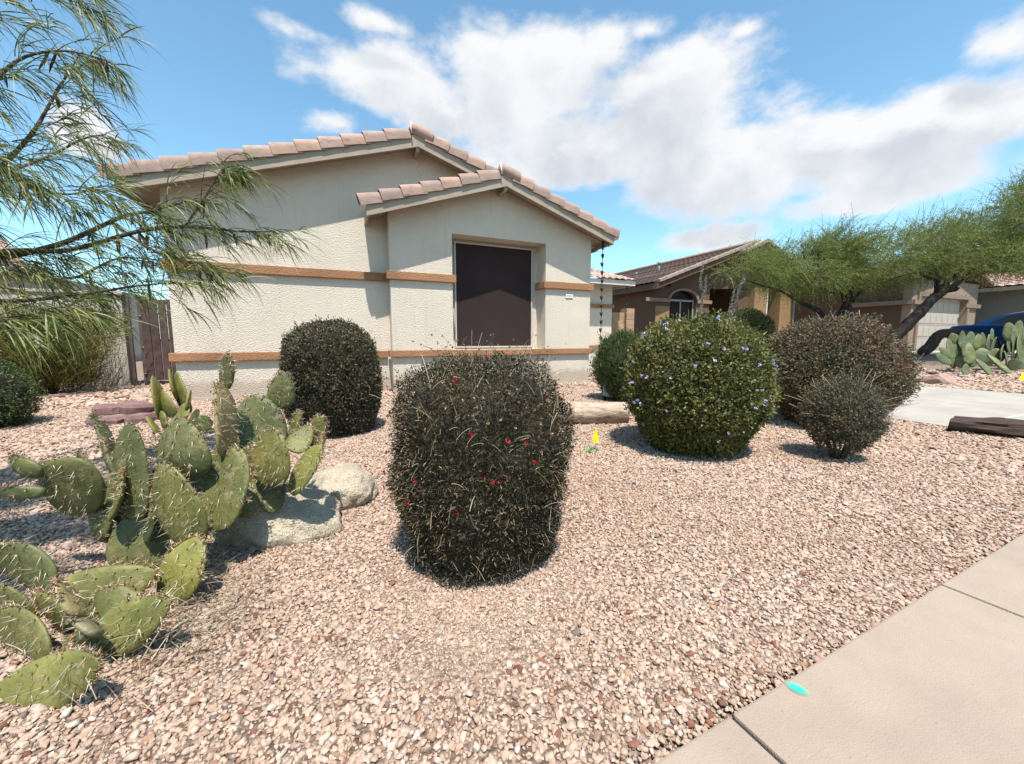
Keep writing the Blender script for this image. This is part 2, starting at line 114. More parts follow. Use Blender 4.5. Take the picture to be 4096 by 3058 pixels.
    sm2 = N.new('ShaderNodeMath'); sm2.operation = 'MULTIPLY'; Lk.new(sm.outputs[0], sm2.inputs[0]); Lk.new(cm_.outputs[0], sm2.inputs[1])
    Lk.new(sm2.outputs[0], shade.inputs[0])
    mx = N.new('ShaderNodeMix'); mx.data_type = 'RGBA'
    ml = N.new('ShaderNodeMath'); ml.operation = 'MULTIPLY'; ml.inputs[1].default_value = 0.97
    Lk.new(d1.outputs[0], ml.inputs[0]); Lk.new(ml.outputs[0], mx.inputs[0])
    Lk.new(tint.outputs[2], mx.inputs[6]); Lk.new(shade.outputs[2], mx.inputs[7])
    bg = N.new('ShaderNodeBackground'); bg.inputs[1].default_value = 0.10
    Lk.new(mx.outputs[2], bg.inputs[0])
    o = N.new('ShaderNodeOutputWorld'); Lk.new(bg.outputs[0], o.inputs[0])
SKY_TINT = (1.30, 1.66, 1.54, 1)
CLOUD_LIT = (6.0, 6.0, 6.05, 1); CLOUD_DARK = (4.1, 4.35, 4.75, 1)
build_world()

# ------------------------------------------------------------------ materials
MATS = {}
def nmat(name):
    m = bpy.data.materials.new(name); m.use_nodes = True; MATS[name] = m
    nt = m.node_tree; b = nt.nodes['Principled BSDF']; b.inputs['Specular IOR Level'].default_value = 0.3
    return m, nt, b
def c4(c): return (c[0], c[1], c[2], 1)
def tex_noise(nt, vec, scale, detail=4, rough=.55):
    n = nt.nodes.new('ShaderNodeTexNoise'); n.inputs['Scale'].default_value = scale
    n.inputs['Detail'].default_value = detail; n.inputs['Roughness'].default_value = rough
    if vec: nt.links.new(vec, n.inputs['Vector'])
    return n.outputs['Fac']
def ramp(nt, fac, stops, interp='LINEAR'):
    r = nt.nodes.new('ShaderNodeValToRGB'); r.color_ramp.interpolation = interp
    e = r.color_ramp.elements
    while len(e) < len(stops): e.new(.5)
    for el, (p, c) in zip(e, stops): el.position = p; el.color = c4(c)
    nt.links.new(fac, r.inputs[0]); return r.outputs[0]
def mixc(nt, fac, a, b, blend='MIX'):
    m = nt.nodes.new('ShaderNodeMix'); m.data_type = 'RGBA'; m.blend_type = blend
    for i, x in ((0, fac), (6, a), (7, b)):
        if isinstance(x, (int, float)): m.inputs[i].default_value = x
        elif isinstance(x, tuple): m.inputs[i].default_value = c4(x)
        else: nt.links.new(x, m.inputs[i])
    return m.outputs[2]
def world_pos(nt):
    return nt.nodes.new('ShaderNodeNewGeometry').outputs['Position']
def obj_pos(nt):
    return nt.nodes.new('ShaderNodeTexCoord').outputs['Object']
def bump(nt, b, h, strength, dist):
    n = nt.nodes.new('ShaderNodeBump'); n.inputs['Strength'].default_value = strength; n.inputs['Distance'].default_value = dist
    nt.links.new(h, n.inputs['Height']); nt.links.new(n.outputs[0], b.inputs['Normal'])
def mth(nt, op, a, b=None):
    n = nt.nodes.new('ShaderNodeMath'); n.operation = op
    for i, x in enumerate((a, b)):
        if x is None: continue
        if isinstance(x, (int, float)): n.inputs[i].default_value = x
        else: nt.links.new(x, n.inputs[i])
    return n.outputs[0]
def scaled(nt, vec, s):
    n = nt.nodes.new('ShaderNodeVectorMath'); n.operation = 'MULTIPLY'; nt.links.new(vec, n.inputs[0]); n.inputs[1].default_value = s
    return n.outputs[0]

def plain(name, c, rough=.6, var=.25, scale=6, metal=0, bs=None, bst=.3, bd=.004, isl=0.0):
    """a colour with blotchy variation, optional bump and per-piece variation"""
    m, nt, b = nmat(name); p = world_pos(nt)
    f = tex_noise(nt, p, scale, 6, .6)
    lo = tuple(x*(1-var) for x in c); hi = tuple(min(1, x*(1+var)) for x in c)
    cc = ramp(nt, f, [(.3, lo), (.7, hi)])
    if isl:
        oi = nt.nodes.new('ShaderNodeObjectInfo').outputs['Random']
        gr = ramp(nt, oi, [(0, (1-isl,)*3), (1, (1+isl*.6,)*3)])
        cc = mixc(nt, 1.0, cc, gr, 'MULTIPLY')
    nt.links.new(cc, b.inputs['Base Color'])
    b.inputs['Roughness'].default_value = rough; b.inputs['Metallic'].default_value = metal
    if bs: bump(nt, b, tex_noise(nt, p, bs, 5, .6), bst, bd)
    return m

def stucco(name, c, var=.06):
    m, nt, b = nmat(name); p = world_pos(nt)
    f = tex_noise(nt, p, 1.3, 5, .6); f2 = tex_noise(nt, scaled(nt, p, (3, 3, .4)), 1.5, 4, .6)
    cc = ramp(nt, f, [(.3, tuple(x*(1-var) for x in c)), (.7, tuple(min(1, x*(1+var)) for x in c))])
    cc = mixc(nt, mth(nt, 'MULTIPLY', f2, .22), cc, tuple(x*.75 for x in c))
    h = mth(nt, 'ADD', mth(nt, 'MULTIPLY', tex_noise(nt, scaled(nt, p, (1, 1, 1.5)), 42, 3, .6), 1.0), mth(nt, 'MULTIPLY', tex_noise(nt, p, 75, 4, .6), .45))
    sx_ = nt.nodes.new('ShaderNodeSeparateXYZ'); nt.links.new(p, sx_.inputs[0])        # splashed dirt in an uneven band along the foot of the wall
    sd_ = mth(nt, 'ADD', sx_.outputs[2], mth(nt, 'MULTIPLY', tex_noise(nt, p, 3.5, 6, .65), -.45))
    cc = mixc(nt, ramp(nt, sd_, [(.0, (.5, .5, .5)), (.12, (0, 0, 0))]), cc, (.30, .215, .15))
    stn = tex_noise(nt, scaled(nt, p, (5, 5, .25)), 2.2, 6, .65)
    cc = mixc(nt, ramp(nt, stn, [(.56, (0, 0, 0)), (.74, (.35, .35, .35))]), cc, tuple(x*.62 for x in c))
    nt.links.new(cc, b.inputs['Base Color']); b.inputs['Roughness'].default_value = .95
    b.inputs['Specular IOR Level'].default_value = .1
    bump(nt, b, h, 1.0, .026)
    return m

stucco('stucco_cream', (.67, .58, .48)); stucco('stucco_trim', (.36, .185, .10), .20)
stucco('stucco_brown', (.14, .088, .056)); stucco('stucco_brown_trim', (.27, .20, .15))
stucco('stucco_ochre', (.33, .205, .105)); stucco('stucco_grey', (.19, .18, .16)); stucco('stucco_wall', (.50, .44, .38))
stucco('stucco_garage', (.32, .24, .185))
plain('fascia_paint', (.31, .25, .19), .7, .12, 4, bs=60, bst=.2)
plain('rust_tan', (.42, .33, .25), .8, .15, 5)

def tile_mat(name, c):
    m, nt, b = nmat(name); p = world_pos(nt)
    oi = nt.nodes.new('ShaderNodeObjectInfo').outputs['Random']
    f = tex_noise(nt, p, 5, 6, .6)
    cc = ramp(nt, f, [(.25, tuple(x*.8 for x in c)), (.55, c), (.8, tuple(min(1, x*1.22) for x in c))])
    cc = mixc(nt, 1.0, cc, ramp(nt, oi, [(0, (.78, .76, .78)), (.5, (1, .98, .95)), (1, (1.12, 1.0, .92))]), 'MULTIPLY')
    st = tex_noise(nt, scaled(nt, p, (2.2, 6, 9)), 3.2, 7, .7)
    cc = mixc(nt, ramp(nt, st, [(.54, (0, 0, 0)), (.68, (.75, .75, .75))]), cc, tuple(x*.42 for x in c))
    pit = tex_noise(nt, p, 38, 2, .5)
    cc = mixc(nt, ramp(nt, pit, [(.70, (0, 0, 0)), (.76, (.7, .7, .7))]), cc, (.12, .08, .06))
    nt.links.new(cc, b.inputs['Base Color']); b.inputs['Roughness'].default_value = .85
    bump(nt, b, tex_noise(nt, p, 60, 4, .6), .35, .004)
    return m
tile_mat('tile_pink', (.33, .235, .195)); tile_mat('tile_brown', (.135, .095, .08)); tile_mat('tile_rose', (.44, .28, .245)); tile_mat('tile_tan', (.33, .26, .22))
plain('mortar', (.58, .55, .5), .9, .15, 20, bs=40)

m, nt, b = nmat('solar_screen')
p = world_pos(nt); b.inputs['Roughness'].default_value = .75; b.inputs['Specular IOR Level'].default_value = .08
nt.links.new(ramp(nt, tex_noise(nt, p, 2.0, 3, .5), [(.3, (.030, .020, .019)), (.7, (.037, .025, .024))]), b.inputs['Base Color'])
plain('alu_frame', (.44, .40, .355), .45, .05, 5, metal=.0)
m, nt, b = nmat('glass_dark'); b.inputs['Base Color'].default_value = (.012, .014, .016, 1); b.inputs['Roughness'].default_value = .12; b.inputs['Specular IOR Level'].default_value = .18
plain('bronze', (.035, .026, .024), .5, .3, 30, metal=.3)
plain('gate_wood', (.075, .045, .04), .75, .45, 7, isl=.4, bs=40)
plain('gate_metal', (.10, .075, .07), .5, .2, 20)
plain('concrete_block', (.36, .235, .145), .9, .16, 12, isl=.18, bs=80, bst=.4)
plain('pipe_metal', (.26, .27, .3), .4, .2, 15, metal=.5)
plain('white_paint', (.72, .71, .69), .6, .05, 12)
plain('dark_print', (.28, .28, .29), .6, .1, 12)
plain('garage_paint', (.42, .37, .32), .55, .06, 4)
plain('interior_dark', (.035, .02, .015), .9, .2, 3)
plain('weathered_grey', (.33, .30, .27), .7, .1, 8)
plain('weathered_white', (.55, .5, .44), .7, .1, 8)

def concrete(name, c):
    m, nt, b = nmat(name); p = world_pos(nt)
    cc = ramp(nt, tex_noise(nt, p, 1.7, 7, .62), [(.3, tuple(x*.84 for x in c)), (.7, tuple(x*1.12 for x in c))])
    sp = tex_noise(nt, p, 160, 2, .5)
    cc = mixc(nt, ramp(nt, sp, [(.66, (0, 0, 0)), (.74, (.45, .45, .45))]), cc, tuple(x*.55 for x in c))
    v = nt.nodes.new('ShaderNodeTexVoronoi'); v.inputs['Scale'].default_value = 23; nt.links.new(p, v.inputs['Vector'])
    cc = mixc(nt, ramp(nt, v.outputs['Distance'], [(.03, (.6, .6, .6)), (.075, (0, 0, 0))]), cc, tuple(x*.4 for x in c))
    st = tex_noise(nt, p, .9, 5, .7)
    cc = mixc(nt, ramp(nt, st, [(.55, (0, 0, 0)), (.75, (.28, .28, .28))]), cc, (.52, .47, .42))
    nt.links.new(cc, b.inputs['Base Color']); b.inputs['Roughness'].default_value = .92
    bump(nt, b, mth(nt, 'ADD', tex_noise(nt, p, 230, 3, .6), mth(nt, 'MULTIPLY', tex_noise(nt, p, 45, 4, .6), .8)), .55, .004)
concrete('sidewalk_concrete', (.315, .247, .192)); concrete('driveway_concrete', (.33, .295, .255)); concrete('asphalt', (.06, .06, .06))

# gravel bed under the loose stones, and the far gravel where stones can no longer be told apart
m, nt, b = nmat('gravel_bed'); p = world_pos(nt)
v = nt.nodes.new('ShaderNodeTexVoronoi'); v.inputs['Scale'].default_value = 46; nt.links.new(p, v.inputs['Vector'])
sp = nt.nodes.new('ShaderNodeSeparateColor'); nt.links.new(v.outputs['Color'], sp.inputs[0])
cc = ramp(nt, sp.outputs[0], [(0, (0.183, 0.122, 0.091)), (0.18, (0.315, 0.229, 0.183)), (0.55, (0.386, 0.294, 0.238)), (0.85, (0.437, 0.350, 0.290)), (1, (0.508, 0.437, 0.376))])
cc = mixc(nt, ramp(nt, v.outputs['Distance'], [(.35, (0, 0, 0)), (.75, (.85, .85, .85))]), cc, (.12, .08, .06))
big = tex_noise(nt, p, .55, 5, .6)
cc = mixc(nt, 1.0, cc, ramp(nt, big, [(.3, (.86, .84, .82)), (.7, (1.06, 1.03, 1.0))]), 'MULTIPLY')
fine = tex_noise(nt, p, 260, 3, .6)
# bare dirt in front of the flowering bush
sd = nt.nodes.new('ShaderNodeVectorMath'); sd.operation = 'DISTANCE'; nt.links.new(p, sd.inputs[0]); sd.inputs[1].default_value = (.42, 1.33, 0)
dirt = ramp(nt, mth(nt, 'ADD', sd.outputs['Value'], mth(nt, 'MULTIPLY', tex_noise(nt, p, 9, 4, .6), .25)), [(.30, (1, 1, 1)), (.58, (0, 0, 0))])
dc = ramp(nt, fine, [(.3, (.20, .145, .105)), (.7, (.40, .31, .235))])
cc = mixc(nt, dirt, cc, dc)
nt.links.new(cc, b.inputs['Base Color']); b.inputs['Roughness'].default_value = .95; b.inputs['Specular IOR Level'].default_value = .1
bump(nt, b, mth(nt, 'ADD', mth(nt, 'MULTIPLY', v.outputs['Distance'], -1.6), mth(nt, 'MULTIPLY', fine, .5)), .9, .016)

m, nt, b = nmat('gravel_stone')
oi = nt.nodes.new('ShaderNodeObjectInfo').outputs['Random']; op = obj_pos(nt)
cc = ramp(nt, oi, [(0, (0.146, 0.067, 0.052)), (0.03, (0.248, 0.125, 0.093)), (0.055, (0.169, 0.153, 0.157)), (0.08, (0.349, 0.228, 0.162)), (0.16, (0.373, 0.280, 0.228)), (0.4, (0.429, 0.333, 0.274)), (0.66, (0.467, 0.372, 0.312)), (0.86, (0.493, 0.401, 0.348)), (0.965, (0.519, 0.473, 0.435)), (1, (0.389, 0.333, 0.306))])
wp = world_pos(nt)
big = tex_noise(nt, wp, .8, 4, .6)
cc = mixc(nt, 1.0, cc, ramp(nt, big, [(.3, (.84, .75, .66)), (.7, (.96, .91, .86))]), 'MULTIPLY')
cc = mixc(nt, 1.0, cc, ramp(nt, tex_noise(nt, wp, 90, 4, .65), [(.25, (.72, .70, .70)), (.7, (1.12, 1.1, 1.08))]), 'MULTIPLY')
nt.links.new(cc, b.inputs['Base Color']); b.inputs['Roughness'].default_value = .8
b.inputs['Specular IOR Level'].default_value = .2

def rock(name, c1, c2, scale, speck=.0, bs=30, bd=.02):
    m, nt, b = nmat(name); p = world_pos(nt)
    cc = ramp(nt, tex_noise(nt, p, scale, 7, .65), [(.3, c1), (.7, c2)])
    if speck:
        cc = mixc(nt, ramp(nt, tex_noise(nt, p, 150, 2, .5), [(.55, (0, 0, 0)), (.68, (speck,)*3)]), cc, (.08, .07, .06))
        cc = mixc(nt, ramp(nt, tex_noise(nt, p, 110, 2, .5), [(.60, (0, 0, 0)), (.72, (speck,)*3)]), cc, (.72, .70, .66))
    nt.links.new(cc, b.inputs['Base Color']); b.inputs['Roughness'].default_value = .9
    bump(nt, b, mth(nt, 'ADD', tex_noise(nt, p, bs, 8, .7), mth(nt, 'MULTIPLY', tex_noise(nt, p, bs*5, 3, .6), .35)), .8, bd)
rock('granite', (.36, .295, .21), (.58, .495, .375), 5, .7, 20, .05)
rock('flagstone', (.14, .075, .07), (.27, .16, .145), 7, 0, 25, .012)
rock('flagstone_tan', (.26, .16, .13), (.38, .26, .21), 7, 0, 25, .012)
def woodlog(name, c1, c2, c3, st):
    m, nt, b = nmat(name); p = obj_pos(nt)
    s = tex_noise(nt, scaled(nt, p, st), 9, 7, .68)
    cc = ramp(nt, s, [(.28, c1), (.5, c2), (.75, c3)])
    nt.links.new(cc, b.inputs['Base Color']); b.inputs['Roughness'].default_value = .85
    bump(nt, b, s, .9, .02)
woodlog('petrified_wood', (.16, .10, .075), (.40, .30, .225), (.52, .42, .33), (.8, 3, 3))
woodlog('dark_wood', (.018, .011, .009), (.05, .030, .023), (.11, .07, .055), (.6, 4, 4))
woodlog('bark', (.006, .0045, .004), (.014, .010, .008), (.032, .024, .019), (3, 3, .7))
woodlog('grey_bark', (.04, .03, .02), (.10, .078, .054), (.19, .15, .105), (4, 4, 1.5))

def leaf(name, stops, trans=.3, rough=.55, spec=.25, patch=5.5):
    m, nt, b = nmat(name)
    rn = nt.nodes.new('ShaderNodeNewGeometry').outputs['Random Per Island']
    cc = ramp(nt, rn, stops)
    wpn = world_pos(nt); pn = tex_noise(nt, wpn, patch, 4, .6)
    cc = mixc(nt, 1.0, cc, ramp(nt, pn, [(.30, (.62, .68, .70)), (.5, (1, 1, 1)), (.72, (1.40, 1.22, 1.05))]), 'MULTIPLY')
    nt.links.new(cc, b.inputs['Base Color']); b.inputs['Roughness'].default_value = rough; b.inputs['Specular IOR Level'].default_value = spec
    t = nt.nodes.new('ShaderNodeBsdfTranslucent'); nt.links.new(cc, t.inputs[0])
    mx = nt.nodes.new('ShaderNodeMixShader'); mx.inputs[0].default_value = trans
    out = nt.nodes['Material Output']; nt.links.new(b.outputs[0], mx.inputs[1]); nt.links.new(t.outputs[0], mx.inputs[2]); nt.links.new(mx.outputs[0], out.inputs[0])
leaf('leaf_bush_dark', [(0, (0.017, 0.016, 0.006)), (0.5, (0.033, 0.029, 0.013)), (0.85, (0.058, 0.047, 0.021)), (0.965, (0.116, 0.081, 0.047)), (1, (0.202, 0.133, 0.088))], .15)
leaf('leaf_bush_round', [(0, (0.040, 0.037, 0.020)), (0.6, (0.075, 0.067, 0.038)), (0.92, (0.125, 0.107, 0.063)), (1, (0.200, 0.140, 0.090))], .15)
leaf('leaf_lavender', [(0, (0.053, 0.063, 0.015)), (0.45, (0.114, 0.121, 0.033)), (0.8, (0.184, 0.182, 0.056)), (0.95, (0.270, 0.251, 0.098)), (1, (0.327, 0.283, 0.157))], .28)
leaf('leaf_green', [(0, (.035, .055, .018)), (.6, (.065, .095, .03)), (1, (.13, .16, .055))], .25)
leaf('leaf_purple', [(0, (0.059, 0.065, 0.029)), (0.4, (0.106, 0.106, 0.051)), (0.7, (0.172, 0.146, 0.083)), (0.9, (0.237, 0.162, 0.112)), (1, (0.285, 0.151, 0.127))], .25)
leaf('leaf_magenta', [(0, (0.154, 0.051, 0.054)), (1, (0.308, 0.111, 0.117))], .25)
leaf('leaf_grey', [(0, (0.055, 0.054, 0.033)), (0.6, (0.100, 0.093, 0.058)), (0.9, (0.155, 0.135, 0.086)), (1, (0.240, 0.186, 0.117))], .2)
leaf('leaf_yellow', [(0, (0.047, 0.052, 0.007)), (0.5, (0.131, 0.122, 0.019)), (0.85, (0.243, 0.206, 0.028)), (1, (0.337, 0.271, 0.056))], .25)
leaf('leaf_acacia', [(0, (0.051, 0.069, 0.016)), (0.35, (0.114, 0.137, 0.033)), (0.7, (0.185, 0.212, 0.058)), (0.9, (0.278, 0.296, 0.098)), (1, (0.392, 0.401, 0.180))], .35, .45, .4)
leaf('leaf_paloverde', [(0, (0.074, 0.099, 0.028)), (0.45, (0.142, 0.180, 0.050)), (0.8, (0.223, 0.256, 0.072)), (1, (0.347, 0.338, 0.099))], .38)
leaf('dry_stem', [(0, (0.170, 0.119, 0.076)), (0.5, (0.306, 0.238, 0.162)), (1, (0.425, 0.365, 0.272))], .1)
leaf('petal_red', [(0, (0.210, 0.006, 0.009)), (0.7, (0.330, 0.012, 0.018)), (1, (0.300, 0.048, 0.054))], .3)
leaf('petal_lavender', [(0, (.38, .36, .70)), (.6, (.52, .50, .80)), (1, (.72, .70, .85))], .3)
leaf('spine', [(0, (.30, .19, .10)), (.35, (.62, .52, .38)), (1, (.78, .72, .60))], .1)
leaf('fluff', [(0, (.10, .055, .03)), (.6, (.22, .12, .06)), (1, (.36, .24, .13))], .1)
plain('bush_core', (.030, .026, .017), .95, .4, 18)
leaf('ocotillo_leaf', [(0, (.12, .12, .10)), (1, (.34, .32, .28))], .2)
plain('twig', (.11, .08, .055), .85, .3, 20)
plain('pod', (.055, .03, .025), .5, .3, 20)

def cactus(name, c1, c2, c3):
    m, nt, b = nmat(name); p = world_pos(nt)
    oi = nt.nodes.new('ShaderNodeObjectInfo').outputs['Random']
    cc = ramp(nt, tex_noise(nt, p, 6, 6, .62), [(.3, c1), (.55, c2), (.8, c3)])
    cc = mixc(nt, 1.0, cc, ramp(nt, oi, [(0, (.80, .86, .86)), (.5, (1, 1, 1)), (1, (1.25, 1.14, .85))]), 'MULTIPLY')
    sc = tex_noise(nt, p, 16, 6, .7)
    cc = mixc(nt, ramp(nt, sc, [(.56, (0, 0, 0)), (.74, (.75, .75, .75))]), cc, (.33, .27, .15))
    nt.links.new(cc, b.inputs['Base Color']); b.inputs['Roughness'].default_value = .52; b.inputs['Specular IOR Level'].default_value = .3
    bump(nt, b, mth(nt, 'ADD', tex_noise(nt, p, 14, 5, .6), mth(nt, 'MULTIPLY', tex_noise(nt, p, 90, 4, .6), .15)), .5, .02)
cactus('cactus_pad', (.058, .064, .024), (.118, .122, .046), (.235, .205, .09))
cactus('cactus_bright', (.085, .09, .024), (.16, .158, .045), (.27, .24, .085))
cactus('cactus_smooth', (.07, .09, .042), (.115, .135, .068), (.18, .195, .11))
cactus('cactus_old', (.15, .12, .07), (.22, .185, .11), (.31, .26, .16))

m, nt, b = nmat('car_paint'); b.inputs['Base Color'].default_value = (.003, .035, .12, 1); b.inputs['Metallic'].default_value = .7; b.inputs['Roughness'].default_value = .3; b.inputs['Coat Weight'].default_value = 1; b.inputs['Coat Roughness'].default_value = .04
plain('rubber', (.02, .02, .02), .8, .2, 20); plain('chrome', (.5, .5, .5), .25, .05, 5, metal=.9)
plain('lamp_red', (.3, .01, .01), .2, .1, 5)
plain('sign_blue', (.10, .36, .78), .35, .12, 10)
plain('flag_yellow', (.80, .66, .02), .5, .06, 20); plain('plastic_green', (.12, .30, .08), .5, .3, 20)
plain('light_grey_plate', (.33, .33, .32), .5, .1, 20); plain('black_plastic', (.018, .016, .016), .5, .2, 20)
plain('pot_clay', (.42, .33, .25), .85, .2, 12, bs=30)
m, nt, b = nmat('spray_paint')
p = obj_pos(nt); b.inputs['Base Color'].default_value = (.03, .52, .36, 1); b.inputs['Roughness'].default_value = .8
ln = nt.nodes.new('ShaderNodeVectorMath'); ln.operation = 'LENGTH'; nt.links.new(p, ln.inputs[0])
f = mth(nt, 'ADD', ln.outputs['Value'], mth(nt, 'MULTIPLY', mth(nt, 'SUBTRACT', tex_noise(nt, p, 5, 5, .7), .5), .5))
nt.links.new(ramp(nt, f, [(.30, (.92, .92, .92)), (.62, (.55, .55, .55)), (.95, (0, 0, 0))]), b.inputs['Alpha'])

# ------------------------------------------------------------------ object helpers
rng = np.random.default_rng(7); random.seed(11)
def mesh_of(name, V, F, smooth=False):
    me = bpy.data.meshes.new(name)
    me.from_pydata([tuple(map(float, v)) for v in V], [], [tuple(int(i) for i in f) for f in F]); me.update()
    if smooth: me.polygons.foreach_set('use_smooth', [True]*len(me.polygons))
    return me
def mesh_np(name, V, k, smooth=False):
    """V (n*k,3) vertices; every k consecutive vertices make one polygon"""
    me = bpy.data.meshes.new(name); n = len(V)//k
    me.vertices.add(n*k); me.vertices.foreach_set('co', np.ascontiguousarray(V, dtype=np.float32).ravel())
    me.loops.add(n*k); me.loops.foreach_set('vertex_index', np.arange(n*k, dtype=np.int32))
    me.polygons.add(n); me.polygons.foreach_set('loop_start', np.arange(0, n*k, k, dtype=np.int32))
    me.polygons.foreach_set('loop_total', np.full(n, k, dtype=np.int32))
    me.update(calc_edges=True); return me
def mesh_idx(name, V, Q, smooth=True):
    """V (n,3), Q (m,4) quads as index array"""
    me = bpy.data.meshes.new(name); n, mq = len(V), len(Q)
    me.vertices.add(n); me.vertices.foreach_set('co', np.ascontiguousarray(V, dtype=np.float32).ravel())
    me.loops.add(mq*4); me.loops.foreach_set('vertex_index', np.ascontiguousarray(Q, dtype=np.int32).ravel())
    me.polygons.add(mq); me.polygons.foreach_set('loop_start', np.arange(0, mq*4, 4, dtype=np.int32))
    me.polygons.foreach_set('loop_total', np.full(mq, 4, dtype=np.int32))
    me.polygons.foreach_set('use_smooth', np.full(mq, smooth, dtype=bool))
    me.update(calc_edges=True); return me
ORG = {}
def place(o, parent):
    """parent o while keeping its coordinates in world space (no parent is rotated or scaled)"""
    if parent is not None:
        o.parent = parent
        off = ORG.get(parent.name, Vector((0, 0, 0)))
        o.location = Vector(o.location) - off
    ORG[o.name] = Vector(o.location) + (ORG.get(parent.name, Vector((0, 0, 0))) if parent is not None else Vector((0, 0, 0)))
def obj(name, me, mat, parent=None, loc=None, rot=None, scale=None, kind=None, label=None):
    o = bpy.data.objects.new(name, me); col.objects.link(o)
    if mat is not None and me is not None and not me.materials: me.materials.append(MATS[mat])
    if loc is not None: o.location = loc
    if rot is not None: o.rotation_euler = rot
    if scale is not None: o.scale = scale
    place(o, parent)
    if kind: o['kind'] = kind
    if label: o['label'] = label
    return o
def thing(name, label, cat, loc=(0, 0, 0), group=None):
    o = bpy.data.objects.new(name, None); col.objects.link(o); o.location = loc; o.empty_display_size = .1
    ORG[o.name] = Vector(loc); tag(o, label, cat, group); return o
def tag(o, label, cat, group=None):
    o['label'] = label; o['category'] = cat
    if group: o['group'] = group
    return o
def struct(o): o['kind'] = 'structure'; return o

class MB:
    def __init__(s): s.V = []; s.F = []
    def add(s, V, F):
        k = len(s.V); s.V += [tuple(v) for v in V]; s.F += [tuple(i+k for i in f) for f in F]; return s
    def box(s, a, b):
        x0, y0, z0 = a; x1, y1, z1 = b
        return s.add([(x0, y0, z0), (x1, y0, z0), (x1, y1, z0), (x0, y1, z0), (x0, y0, z1), (x1, y0, z1), (x1, y1, z1), (x0, y1, z1)],
                     [(0, 3, 2, 1), (4, 5, 6, 7), (0, 1, 5, 4), (1, 2, 6, 5), (2, 3, 7, 6), (3, 0, 4, 7)])
    def prism(s, poly, y0, y1):
        """polygon of (x,z) extruded in y"""
        n = len(poly)
        V = [(x, y0, z) for x, z in poly]+[(x, y1, z) for x, z in poly]
        F = [tuple(range(n)), tuple(range(2*n-1, n-1, -1))]+[(i, i+n, (i+1) % n+n, (i+1) % n) for i in range(n)]
        return s.add(V, F)
    def prism_x(s, poly, x0, x1):
        n = len(poly)
        V = [(x0, y, z) for y, z in poly]+[(x1, y, z) for y, z in poly]
        F = [tuple(range(n-1, -1, -1)), tuple(range(n, 2*n))]+[(i, (i+1) % n, (i+1) % n+n, i+n) for i in range(n)]
        return s.add(V, F)
    def tube(s, pts, rad, n=8, cap=True, rough=0):
        pts = [Vector(p) for p in pts]; k0 = len(s.V); m = len(pts)
        up = Vector((.3, .2, 1)).normalized(); prev = None
        for i, p in enumerate(pts):
            t = (pts[min(i+1, m-1)]-pts[max(i-1, 0)]).normalized()
            u = prev if prev is not None else t.cross(up)
            u = (u - t*u.dot(t)); u = u.normalized() if u.length > 1e-5 else t.orthogonal().normalized()
            w = t.cross(u); prev = u
            r = rad[i] if hasattr(rad, '__len__') else rad
            for j in range(n):
                a = 2*math.pi*j/n; rr = r*(1+(random.uniform(-rough, rough) if rough else 0))
                q = p+u*math.cos(a)*rr+w*math.sin(a)*rr; s.V.append((q.x, q.y, q.z))
        for i in range(m-1):
            for j in range(n):
                a = k0+i*n+j; b_ = k0+i*n+(j+1) % n; s.F.append((a, b_, b_+n, a+n))
        if cap:
            s.F.append(tuple(k0+j for j in range(n-1, -1, -1))); s.F.append(tuple(k0+(m-1)*n+j for j in range(n)))
        return s
    def lathe(s, prof, c=(0, 0, 0), n=16):
        k0 = len(s.V)
        for r, z in prof:
            for j in range(n):
                a = 2*math.pi*j/n; s.V.append((c[0]+r*math.cos(a), c[1]+r*math.sin(a), c[2]+z))
        for i in range(len(prof)-1):
            for j in range(n):
                a = k0+i*n+j; b_ = k0+i*n+(j+1) % n; s.F.append((a, b_, b_+n, a+n))
        s.F.append(tuple(k0+j for j in range(n-1, -1, -1))); s.F.append(tuple(k0+(len(prof)-1)*n+j for j in range(n)))
        return s
    def mesh(s, name, smooth=False, bevel=0):
        me = mesh_of(name, s.V, s.F, smooth)
        if bevel:
            bm = bmesh.new(); bm.from_mesh(me)
            bmesh.ops.bevel(bm, geom=[e for e in bm.edges if len(e.link_faces) == 2 and e.calc_face_angle(0) > .5], offset=bevel, segments=2, affect='EDGES', profile=.6)
            bm.to_mesh(me); bm.free()
        return me
    def build(s, name, mat, parent=None, smooth=False, bevel=0, **k):
        return obj(name, s.mesh(name, smooth, bevel), mat, parent, **k)
def smooth_path(pts, sub=4):
    """Catmull-Rom through points with radii"""
    P = [Vector(p[0]) for p in pts]; Rr = [p[1] for p in pts]; o = []; r = []
    for i in range(len(P)-1):
        p0, p1, p2, p3 = P[max(i-1, 0)], P[i], P[i+1], P[min(i+2, len(P)-1)]
        for k in range(sub):
            t = k/sub
            o.append(.5*((2*p1)+(p2-p0)*t+(2*p0-5*p1+4*p2-p3)*t*t+(3*p1-p0-3*p2+p3)*t**3)); r.append(Rr[i]*(1-t)+Rr[i+1]*t)
    o.append(P[-1]); r.append(Rr[-1]); return o, r
def snoise(P, freq, seed, octv=3):
    """cheap smooth vector noise on an (n,3) array, about -1..1"""
    g = np.random.default_rng(seed); out = np.zeros(len(P)); amp = 1; tot = 0
    for o in range(octv):
        for k in range(5):
            d = g.normal(size=3); d /= np.linalg.norm(d)
            out += amp*np.sin(P@d*freq*(1+.3*k)+g.uniform(0, 6.28))*.45
        tot += amp; amp *= .55; freq *= 2.1
    return out/tot
def rand_dirs(n, g=rng):
    d = g.normal(size=(n, 3)); return d/np.linalg.norm(d, axis=1, keepdims=True)
def norm(a): return a/np.maximum(np.linalg.norm(a, axis=-1, keepdims=True), 1e-9)
